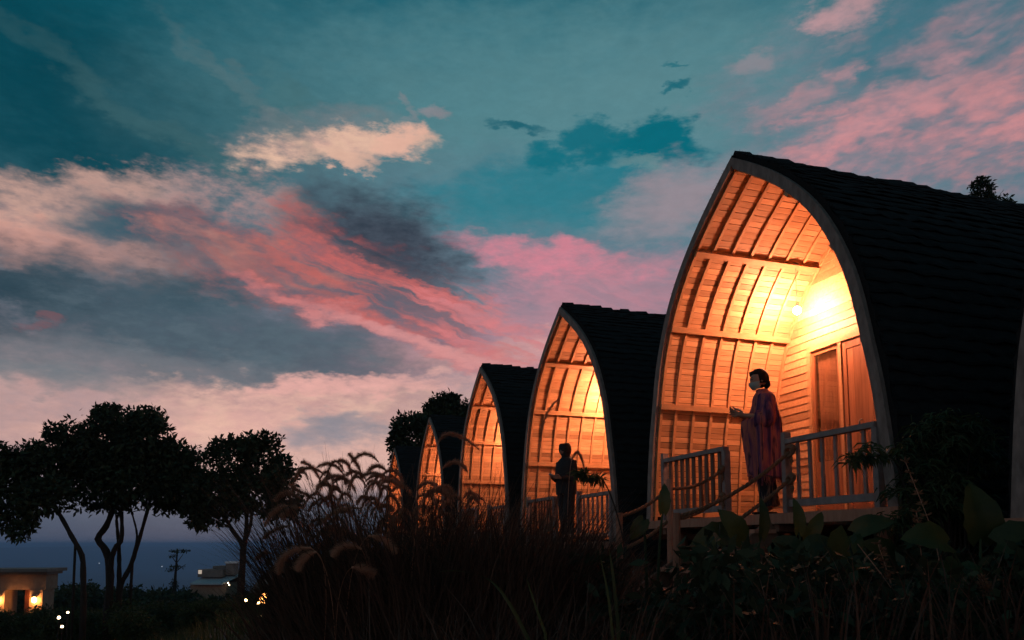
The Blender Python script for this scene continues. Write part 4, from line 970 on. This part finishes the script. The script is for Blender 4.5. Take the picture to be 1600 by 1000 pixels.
ht = obj('roof_hatch', simple('roof_hatch', SLAB, ((U2(342), 1.2, Z2(900)), (U2(356), 2.2, Z2(882)))), fh)
obj('hatch_lid', simple('hatch_lid', mat('white_metal', (.7, .7, .7), None, rough=.5), ((U2(341), 1.1, Z2(882) + .004), (U2(358), 2.3, Z2(879)))), ht)
obj('lit_window', simple('lit_window', glow('house_light', (1.0, .80, .62), .35), ((U2(303), .56, Z2(898)), (U2(308.5), .594, Z2(892)))), fh)
for px, py in ((358, 911), (360, 914)): obj('wall_lamp', MB().ball((U2(px), -.3, Z2(py)), .06, 8, 6).mesh('wall_lamp', GL_P, True), fh)
# pinprick of a lamp far out on the plain
for px, py, lab in ((155, 881, 'pinprick of light far out on the hazy lowland, left'), (253, 886, 'faint pinprick of light on the lowland beside the tiered tree')):
    p = at(px, py, 900.0); o = obj('distant_lamp', MB().ball((0, 0, 0), .3, 8, 6).tube([(0, 0, -6), (0, 0, -.3)], .1, 5).mesh('distant_lamp', METAL), None, p); obj('globe', MB().ball((0, 0, .7), .4, 8, 6).mesh('globe', glow('cold_lamp', (.8, .9, 1.0), 1.0)), o); tag(o, lab.replace(', left', ' between two garden trees') if 'left' in lab else lab, 'lamp', 'lights on the lowland')
# ------------------------------------------------------------------ tall fountain grass
def blades(n, base, spread, lens, seed, lean=(.15, .9), width=.006, dirn=None, seg=7):
    """arching blades as one array: base (x, y, z)"""
    g = np.random.default_rng(seed); a = g.uniform(0, 2 * np.pi, n); r = spread * np.sqrt(g.uniform(0, 1, n))
    B = np.stack([base[0] + r * np.cos(a), base[1] + r * np.sin(a), np.full(n, base[2])], 1); az_ = a + g.normal(size=n) * .7
    if dirn is not None: az_ = np.where(g.uniform(size=n) < .45, dirn + g.normal(size=n) * .6, az_)
    L_ = g.uniform(*lens, n); tilt = g.uniform(*lean, n) * g.uniform(.4, 1, n); curve = g.uniform(.5, 1.9, n)
    t = np.linspace(0, 1, seg); ang = tilt[:, None] * .35 + curve[:, None] * (t[None, :] ** 1.6) * g.uniform(.5, 1.0, n)[:, None]
    dl = L_[:, None] / (seg - 1); hx = np.concatenate([np.zeros((n, 1)), np.cumsum(np.sin(ang[:, :-1]) * dl, 1)], 1); hz_ = np.concatenate([np.zeros((n, 1)), np.cumsum(np.cos(ang[:, :-1]) * dl, 1)], 1)
    P = B[:, None, :] + np.stack([hx * np.cos(az_)[:, None], hx * np.sin(az_)[:, None], hz_], 2)
    w = width * g.uniform(.6, 1.4, n)[:, None] * (1 - t[None, :] ** 2 * .95); tw = az_ + np.pi / 2 + g.normal(size=n) * .5
    S_ = np.stack([np.cos(tw), np.sin(tw), np.zeros(n)], 1)[:, None, :] * w[:, :, None]
    V = np.stack([P - S_, P + S_], 2).reshape(-1, 3); i0 = (np.arange(n) * seg * 2)[:, None] + np.arange(seg - 1)[None, :] * 2
    F = np.stack([i0, i0 + 1, i0 + 3, i0 + 2], 2).reshape(-1, 4); return V, F
def plume_mesh(P, r, seed, stem):
    """bottlebrush flower head along curve P with its thin stem"""
    g = np.random.default_rng(seed); n = len(P); A = np.array([tuple(p) for p in P]); m_ = int(950)
    t = g.uniform(0, 1, m_) ** .9; x = t * (n - 1); i = np.minimum(x.astype(int), n - 2); f = (x - i)[:, None]; Q = A[i] * (1 - f) + A[i + 1] * f; T = A[i + 1] - A[i]; T /= np.linalg.norm(T, axis=1)[:, None]
    d = g.normal(size=(m_, 3)); d -= T * (d * T).sum(1)[:, None]; d /= np.linalg.norm(d, axis=1)[:, None]
    env = np.clip(np.minimum((1 - t) * 5 + .15, t * 6 + .25), 0, 1)[:, None]; L_ = r * env * g.uniform(.55, 1.25, (m_, 1)); E1 = Q + d * L_ + T * L_ * .9
    sd = np.cross(T, d) * .0013; V = np.stack([Q - sd, Q + sd, E1 + sd * .3, E1 - sd * .3], 1).reshape(-1, 3); F = np.arange(m_ * 4).reshape(-1, 4)
    b = MB(); b.tube(P, [max(.002, r * .22 * min(1, (1 - k_ / (n - 1)) * 4 + .2)) for k_ in range(n)], 5); b.tube(stem, [.0017] * len(stem), 4)
    V2 = np.array([tuple(v) for v in b.v]); F2 = np.array([q for q in b.f if len(q) == 4]); return np_mesh('plume', np.concatenate([V, V2]), np.concatenate([F, F2 + len(V)]), PLUME)
CL = [  # px, distance, blades, spread, lengths, label
    (532, 5.1, 900, .26, (.9, 1.5), 'fountain grass clump leaning out over the slope, leftmost of the tall grass'),
    (565, 4.8, 1700, .36, (1.1, 1.85), 'tallest fountain grass clump, covered in arching reddish plumes'),
    (670, 4.6, 1700, .36, (1.0, 1.7), 'dense fountain grass clump in front of the three farthest huts'),
    (780, 4.7, 1500, .36, (1.0, 1.55), 'dark fountain grass clump before the second hut, right of the plumed ones'),
    (862, 5.1, 1000, .26, (.8, 1.42), 'sparse fountain grass clump at the feet of the hooded figure')]
clumps = []
for i, (px, Y, n, sp, ln, lab) in enumerate(CL):
    B = on_ground(px, Y); t = obj('fountain_grass', None, None, B); tag(t, lab, 'grass clump', 'fountain grass clumps')
    V1, F1 = blades(n, (0, 0, -.03), sp, ln, 40 + i, dirn=math.pi if i == 1 else None); V2, F2 = blades(int(n * 1.3), (0, 0, -.03), sp * (1.5 if i else 1.0), (.5, 1.15), 60 + i, width=.007)
    tag(obj('blades', np_mesh('blades', np.concatenate([V1, V2]), np.concatenate([F1, F2 + len(V1)]), GRASSB), t), kind='stuff'); clumps.append((t, B, px, Y))
def plume(px3, Y, r=.020, ci=None, seed=[0]):
    seed[0] += 1; c = min(clumps, key=lambda c_: abs(c_[2] - px3[1][0])) if ci is None else clumps[ci]
    a, m_, e = (at(x, y, Y) for x, y in px3); ctrl = m_ * 2 - (a + e) * .5
    if a.z > e.z: pass
    up = a if True else e
    P = [p - c[1] for p in bez(a, ctrl, e, 15)]
    d0 = (P[0] - P[1]).normalized(); root = Vector((P[0].x * .55 + random.uniform(-.1, .1), P[0].y * .55 + random.uniform(-.1, .1), -.03)); stem = bez(root, Vector((root.x, root.y, P[0].z * .8)).lerp(P[0] + d0 * .2, .6), P[0], 12)
    obj('plume', plume_mesh(P, r, seed[0], stem), c[0])
def cp(l, ox, oy, s): return [(ox + x / s, oy + y / s) for x, y in l]
A_ = [  # tip-to-base curves read off the photograph
    ([(465, 340), (400, 232), (320, 190)], 5.0), ([(490, 285), (380, 232), (295, 280)], 5.1), ([(625, 285), (540, 205), (430, 230)], 5.0), ([(680, 290), (650, 205), (585, 180)], 5.0), ([(745, 260), (705, 190), (660, 130)], 4.9),
    ([(870, 190), (770, 132), (675, 200)], 4.9), ([(760, 300), (695, 258), (640, 290)], 5.0), ([(930, 260), (860, 218), (790, 265)], 4.8), ([(650, 320), (555, 290), (470, 340)], 4.9), ([(560, 390), (500, 350), (430, 370)], 4.9),
    ([(320, 450), (215, 415), (130, 470)], 4.6), ([(230, 500), (130, 545), (60, 650)], 4.4), ([(330, 520), (240, 530), (180, 600)], 4.4), ([(740, 520), (580, 535), (460, 640)], 4.3), ([(1180, 480), (1280, 390), (1410, 470)], 4.2),
    ([(390, 800), (215, 850), (160, 990)], 3.9), ([(430, 830), (345, 870), (290, 960)], 3.9), ([(750, 810), (630, 790), (540, 860)], 4.0), ([(800, 715), (910, 745), (1000, 840)], 4.0), ([(680, 940), (760, 950), (840, 990)], 3.8),
    ([(250, 640), (130, 675), (50, 735)], 4.6), ([(110, 840), (55, 840), (0, 880)], 4.7), ([(880, 350), (960, 325), (1050, 380)], 4.4), ([(900, 290), (820, 270), (740, 300)], 4.7), ([(420, 450), (330, 410), (230, 350)], 4.8), ([(540, 330), (610, 300), (640, 350)], 4.8)]
for l, Y in A_: plume(cp(l, 400, 680, 4.547), Y, .023 if Y > 4.2 else .030)
for l, Y in [([(470, 520), (590, 440), (800, 570)], 4.3), ([(500, 720), (610, 660), (700, 740)], 4.4), ([(340, 990), (450, 875), (600, 960)], 4.2), ([(0, 820), (95, 800), (210, 860)], 4.5)]: plume(cp(l, 590, 590, 5.0), Y, .020)
plume([(846, 690), (853, 650), (877, 620)], 4.6, .014, 3); plume([(893, 720), (904, 708), (914, 738)], 5.0, .016, 4)
rr = random.Random(8)
for k_ in range(80):                                  # more heads, farther back in the clumps
    x = rr.choice([rr.gauss(505, 40), rr.gauss(575, 45), rr.gauss(660, 60)]); y = 742 + abs(x - 560) * .16 + rr.uniform(-8, 110); l = rr.uniform(22, 40); s = rr.choice((-1, -1, 1))
    plume([(x, y), (x + s * l * .55, y - rr.uniform(6, 16)), (x + s * l, y + rr.uniform(2, 22))], rr.uniform(4.5, 5.3), .019)
# ------------------------------------------------------------------ leafy plants in front of the porch
def heart_leaf(w, l, fold_=.18, cup=.1, n=9, heart=.55):
    V = []; F = []
    for j in range(n + 1):
        t = j / n; hw = w * .5 * (math.sin(math.pi * min(1, t * .93 + .07)) ** .65) * (1 - .35 * t)
        for i in range(7):
            s = -1 + i / 3; hw2 = hw * (1 + .07 * math.sin(j * 2.7 + w * 40 + i)); V.append((s * hw2, l * (t - (heart * .25 * (1 - t) ** 2 * abs(s))), fold_ * abs(s) * hw + cup * l * math.sin(math.pi * t) - .25 * l * t * t))
    for j in range(n):
        for i in range(6): F.append((j * 7 + i, j * 7 + i + 1, (j + 1) * 7 + i + 1, (j + 1) * 7 + i))
    return mesh('leaf', V, F, LEAFB, True)
def orient(p, d, nrm):
    y = Vector(d).normalized(); z = Vector(nrm); z = (z - y * z.dot(y)).normalized(); x = y.cross(z)
    return Matrix(((x.x, y.x, z.x, p.x), (x.y, y.y, z.y, p.y), (x.z, y.z, z.z, p.z), (0, 0, 0, 1)))
def leafy_plant(px, Y, leaves, label, group='broad-leaved plants before the porch'):
    """leaves: (px, py of leaf base, direction, facing, width, length)"""
    B = on_ground(px, Y); t = obj('broad_leaf_plant', None, None, B); tag(t, label, 'plant', group)
    for lx, ly, d, nrm, w, l in leaves:
        p = at(lx, ly, Y + random.uniform(-.12, .12)) - B; o = obj('leaf', heart_leaf(w, l), t, m4=orient(p, d, nrm))
        r0 = Vector((random.uniform(-.05, .05), random.uniform(-.05, .05), -.03)); obj('stalk', MB().tube(bez(r0, Vector((r0.x * .5 + p.x * .5, r0.y * .5 + p.y * .5, p.z * .9)), p, 9), [.013 - .0008 * i for i in range(9)], 6).mesh('stalk', LEAFG), t)
leafy_plant(1320, 5.3, [(1325, 838, (-.35, -.3, -.75), (.2, -1, .35), .36, .40), (1335, 832, (.5, -.3, .25), (0, -.8, .6), .20, .26), (1296, 850, (-.8, -.2, -.2), (0, -.7, .7), .22, .28)], 'taro plant with one big drooping leaf in front of the right railing')
leafy_plant(1165, 5.6, [(1158, 845, (-.45, -.3, .7), (.1, -1, .4), .22, .28), (1140, 835, (-.8, -.3, -.1), (.1, -.9, .5), .24, .30), (1190, 838, (.12, 0, 1), (.3, -1, .1), .11, .30), (1212, 855, (.7, -.2, -.2), (0, -.9, .5), .26, .28)], 'clump of upright pointed leaves below the gap in the railing')
leafy_plant(1250, 5.9, [(1248, 832, (0, 0, 1), (.1, -1, 0), .12, .27), (1262, 842, (.4, -.1, .7), (0, -1, .3), .14, .24)], 'dark upright leaves below the foot of the right railing')
leafy_plant(1530, 4.6, [(1532, 842, (-.05, -.1, 1), (.05, -1, .1), .30, .34), (1480, 850, (-.8, -.3, .2), (0, -.8, .6), .26, .30), (1560, 850, (.7, -.3, .1), (0, -.8, .6), .30, .32), (1500, 880, (-.3, -.6, -.5), (0, -.8, .6), .26, .30)], 'plant with a large upright rounded leaf near the right edge')
leafy_plant(1010, 5.2, [(1006, 812, (-.25, -.1, -.35), (.1, -1, .3), .13, .16), (1036, 800, (.1, 0, .9), (0, -1, .1), .10, .20)], 'thin stalked plant with yellowing leaves beside the lower steps')
leafy_plant(1400, 4.9, [(1395, 880, (-.4, -.3, .3), (0, -1, .5), .24, .28), (1440, 900, (.6, -.3, -.1), (0, -1, .5), .26, .28), (1350, 905, (-.6, -.3, -.1), (0, -1, .5), .24, .26)], 'low dark broad leaves in the shade under the deck corner')
# feathery shrub against the dark roof on the right
def narrow_tuft(c, R_, n, seed, l=.14):
    g = np.random.default_rng(seed); d = g.normal(size=(n, 3)); d[:, 2] = np.abs(d[:, 2]) * .3 - .35; d /= np.linalg.norm(d, axis=1)[:, None]
    P = np.array(c) + g.normal(size=(n, 3)) * R_ * .25; sd = np.cross(d, g.normal(size=(n, 3))); sd /= np.linalg.norm(sd, axis=1)[:, None]; L_ = l * g.uniform(.6, 1.3, (n, 1)); dr = np.zeros((n, 3)); dr[:, 2] = -1
    M1 = P + d * L_ * .5; E1 = P + d * L_ * .85 + dr * L_ * .35; w = .008
    V = np.stack([P - sd * w * .4, P + sd * w * .4, M1 + sd * w, M1 - sd * w, M1 + sd * w, M1 - sd * w, E1 - sd * .001, E1 + sd * .001], 1).reshape(-1, 3); return V, np.arange(n * 8).reshape(-1, 4)
SB = on_ground(1490, 6.1); shr = obj('feathery_shrub', None, None, SB); tag(shr, 'tall feathery shrub with drooping narrow leaves against the dark roof', 'shrub')
Vs, Fs, o_ = [], [], 0; tw = MB(); rr = random.Random(31)
for k_ in range(120):
    px = rr.gauss(1480, 42); py = 632 + abs(px - 1500) * .35 + rr.uniform(0, 175); c = at(px, py, rr.uniform(5.8, 6.4)) - SB
    V, F = narrow_tuft(c, .1, 30, 900 + k_, .13); Vs.append(V); Fs.append(F + o_); o_ += len(V)
    if k_ % 3 == 0: tw.tube(bez((rr.uniform(-.1, .1), 0, -.05), (c.x * .3, c.y * .4, c.z * .7), c, 7), [.014 - .0018 * i for i in range(7)], 5)
obj('foliage', np_mesh('foliage', np.concatenate(Vs), np.concatenate(Fs), LEAFG), shr); obj('stem', tw.mesh('stem', BARK), shr)
# leafy sprays that catch the porch light
def spray(px0, py0, px1, py1, Y, n, l, label, seed):
    a, b_ = at(px0, py0, Y), at(px1, py1, Y); B = on_ground(px0 + 30, Y); t = obj('leafy_branch', None, None, B); tag(t, label, 'plant')
    P = crom([Vector((0, 0, -.05)), (a - B) * .55 + Vector((.1, .05, 0)), a - B, (a - B).lerp(b_ - B, .6) + Vector((0, 0, .03)), b_ - B], 40); obj('stem', MB().tube(P, [.012 - .00025 * i for i in range(40)], 5).mesh('stem', BARK), t)
    g = random.Random(seed); V = []; F = []
    for i in range(n):
        s = g.uniform(.56, 1.0); p = P[min(39, int(s * 39))]; d = Vector((g.uniform(-.6, .6), g.uniform(-.7, .7), g.uniform(-1.0, .55))).normalized(); sd = d.cross(Vector((g.uniform(-1, 1), g.uniform(-1, 1), .3))).normalized(); L_ = l * g.uniform(.6, 1.2)
        n0 = len(V); V += [p, p + d * L_ * .5 + sd * L_ * .11, p + d * L_ + Vector((0, 0, -.02)), p + d * L_ * .5 - sd * L_ * .11]; F.append((n0, n0 + 1, n0 + 2, n0 + 3))
    obj('foliage', mesh('foliage', V, F, LEAFG), t)
spray(1400, 724, 1328, 718, 6.0, 170, .095, 'leafy spray reaching across the right railing of the nearest porch', 3)
spray(948, 760, 898, 738, 8.0, 170, .11, 'leafy spray hanging before the railing of the second porch', 4)
# tall seed stalks on the right
def seed_stalk(pts, Y, label, seed, head=True):
    B = on_ground(pts[0][0], Y); t = obj('seed_stalk', None, None, B); tag(t, label, 'plant', 'seed stalks before the porch'); P = crom([Vector((0, 0, -.05))] + [at(x, y, Y) - B for x, y in pts], 24)
    obj('stem', MB().tube(P, [.007 - .0002 * i for i in range(24)], 5).mesh('stem', POSTW), t); g = random.Random(seed); b = MB()
    if head:
        for i in range(42):
            p = P[23 - i // 6]; d = Vector((g.uniform(-1, 1), g.uniform(-1, 1), g.uniform(-.2, 1))).normalized(); b.tube([p, p + d * .02, p + d * .04], [.003, .007, .002], 4)
        obj('seed_head', b.mesh('seed_head', mat('rusty_seeds', (.10, .045, .022), (.16, .075, .035), 20)), t)
seed_stalk([(1455, 960), (1440, 870), (1432, 800)], 4.8, 'reddish seed stalk standing right of the deck corner', 1)
seed_stalk([(1480, 980), (1462, 850), (1415, 722)], 5.0, 'long thin stalk slanting up to the leafy spray', 2)
seed_stalk([(1430, 1000), (1400, 930), (1340, 850)], 4.4, 'thin slanting stalk crossing in front of the drooping taro leaf', 3, False)
seed_stalk([(1425, 1010), (1395, 920), (1372, 850)], 4.5, 'thin stalk right of the drooping taro leaf', 4)
seed_stalk([(1560, 1000), (1545, 940), (1535, 905)], 4.2, 'short rusty seed stalk low in the right corner', 5)
# one long bright blade in the foreground
def long_blade(pts, Y, w, label):
    B = on_ground(pts[0][0], Y); P = crom([at(x, y, Y) - B for x, y in pts], 20); V = []; F = []
    P = [Vector((P[0].x + .03, P[0].y, -.05))] + P
    for i, p in enumerate(P): hw = w * (1 - (i / 20) ** 3) * .5 + .0006; V += [p + Vector((-hw, 0, hw * .3)), p + Vector((0, .25 * hw, -.2 * hw)), p + Vector((hw, 0, -hw * .3))]
    for i in range(20): F += [(3 * i, 3 * i + 1, 3 * i + 4, 3 * i + 3), (3 * i + 1, 3 * i + 2, 3 * i + 5, 3 * i + 4)]
    tag(obj('grass_blade', mesh('grass_blade', V, F, LEAFB, True), None, B), label, 'grass blade', 'single long blades in front of the grass')
long_blade([(828, 1004), (800, 950), (775, 915), (752, 900), (715, 892), (678, 894)], 3.2, .020, 'long green blade bending over to the left in front of the dark grass')
long_blade([(852, 990), (838, 950), (822, 902)], 3.3, .012, 'thin straight blade just right of the long bending one')
long_blade([(958, 1000), (950, 930), (938, 870)], 3.6, .012, 'pale upright blade left of the outermost rope post')
long_blade([(965, 970), (958, 900), (952, 858)], 3.7, .016, 'broad upright blade close beside the outermost rope post')
# undergrowth filling the dark foreground
Vs, Fs, o_ = [], [], 0; rr = random.Random(77)
def put(V, F):
    global o_
    Vs.append(V); Fs.append(F + o_); o_ += len(V)
for i in range(70):
    Y = rr.uniform(3.6, 7.6); px = rr.uniform(905, 1720); B = on_ground(px, Y); lim = (at(px, (925 if 935 < px < 1100 else 862) if px < 1400 else 835, Y).z - B.z); put(*blades(70, tuple(B), .28, (.3, max(.5, lim * 1.05)), 1000 + i, width=.008))
for i in range(70):
    Y = rr.uniform(3.4, 5.2); px = rr.uniform(600, 930); B = on_ground(px, Y); lim = at(px, 905, Y).z - B.z; put(*blades(80, tuple(B), .28, (.3, max(.5, lim * 1.05)), 1200 + i, width=.007))
for i in range(120):
    Y = rr.uniform(7, 22); q = rr.uniform(-3.4, -.4); x = row_x(Y) + q; put(*blades(60, (x, Y, ground_z(x, Y)), .4, (.3, .95), 1400 + i, width=.009))
for i in range(60):
    Y = rr.uniform(9.2, 11.5); x = row_x(Y) + rr.uniform(.2, 5); put(*blades(60, (x, Y, ground_z(x, Y)), .4, (.3, .9), 1600 + i, width=.01))
tag(obj('undergrowth', np_mesh('undergrowth', np.concatenate(Vs), np.concatenate(Fs), GRASSB)), 'dark tangle of low grass and weeds', 'undergrowth', kind='stuff')
# dense leafy weeds hiding the ground below the deck
Vs, Fs, o_ = [], [], 0
for i in range(150):
    Y = rr.uniform(4.0, 8.2); px = rr.uniform(930, 1720); p = at(px, rr.uniform(930 if 940 < px < 1090 else 868, 1010), Y); g0 = ground_z(p.x, p.y); p.z = max(p.z, g0 + .1); put(*leaf_cloud(p, (.22, .22, .14), 70, .10, 1800 + i))
for i in range(120):
    Y = rr.uniform(8, 30); x = row_x(Y) + rr.uniform(-2.4, -.6); p = Vector((x, Y, ground_z(x, Y) + rr.uniform(.15, .6))); put(*leaf_cloud(p, (.4, .4, .25), 80, .12, 2100 + i))
for i in range(46):
    p = at(rr.uniform(1370, 1660), rr.uniform(800, 900), rr.uniform(9.5, 13)); put(*leaf_cloud(p, (.5, .5, .45), 150, .14, 2300 + i))
for i in range(40):
    p = at(rr.uniform(1000, 1420), rr.uniform(842, 900), rr.uniform(15, 17)); put(*leaf_cloud(p, (.7, .5, .5), 150, .18, 2350 + i))
tag(obj('weeds', np_mesh('weeds', np.concatenate(Vs), np.concatenate(Fs), LEAFD)), 'dark leafy weeds under and before the decks', 'weeds', kind='stuff')
Vs, Fs, o_ = [], [], 0
for i in range(260):
    Y = rr.uniform(9, 34); px = rr.uniform(-150, 470); B = on_ground(px, Y); put(*blades(26, tuple(B), .7, (.15, .5), 2400 + i, width=.012, seg=4))
tag(obj('lawn_grass', np_mesh('lawn_grass', np.concatenate(Vs), np.concatenate(Fs), LEAFG)), 'dark rough grass on the slope', 'grass', kind='stuff')
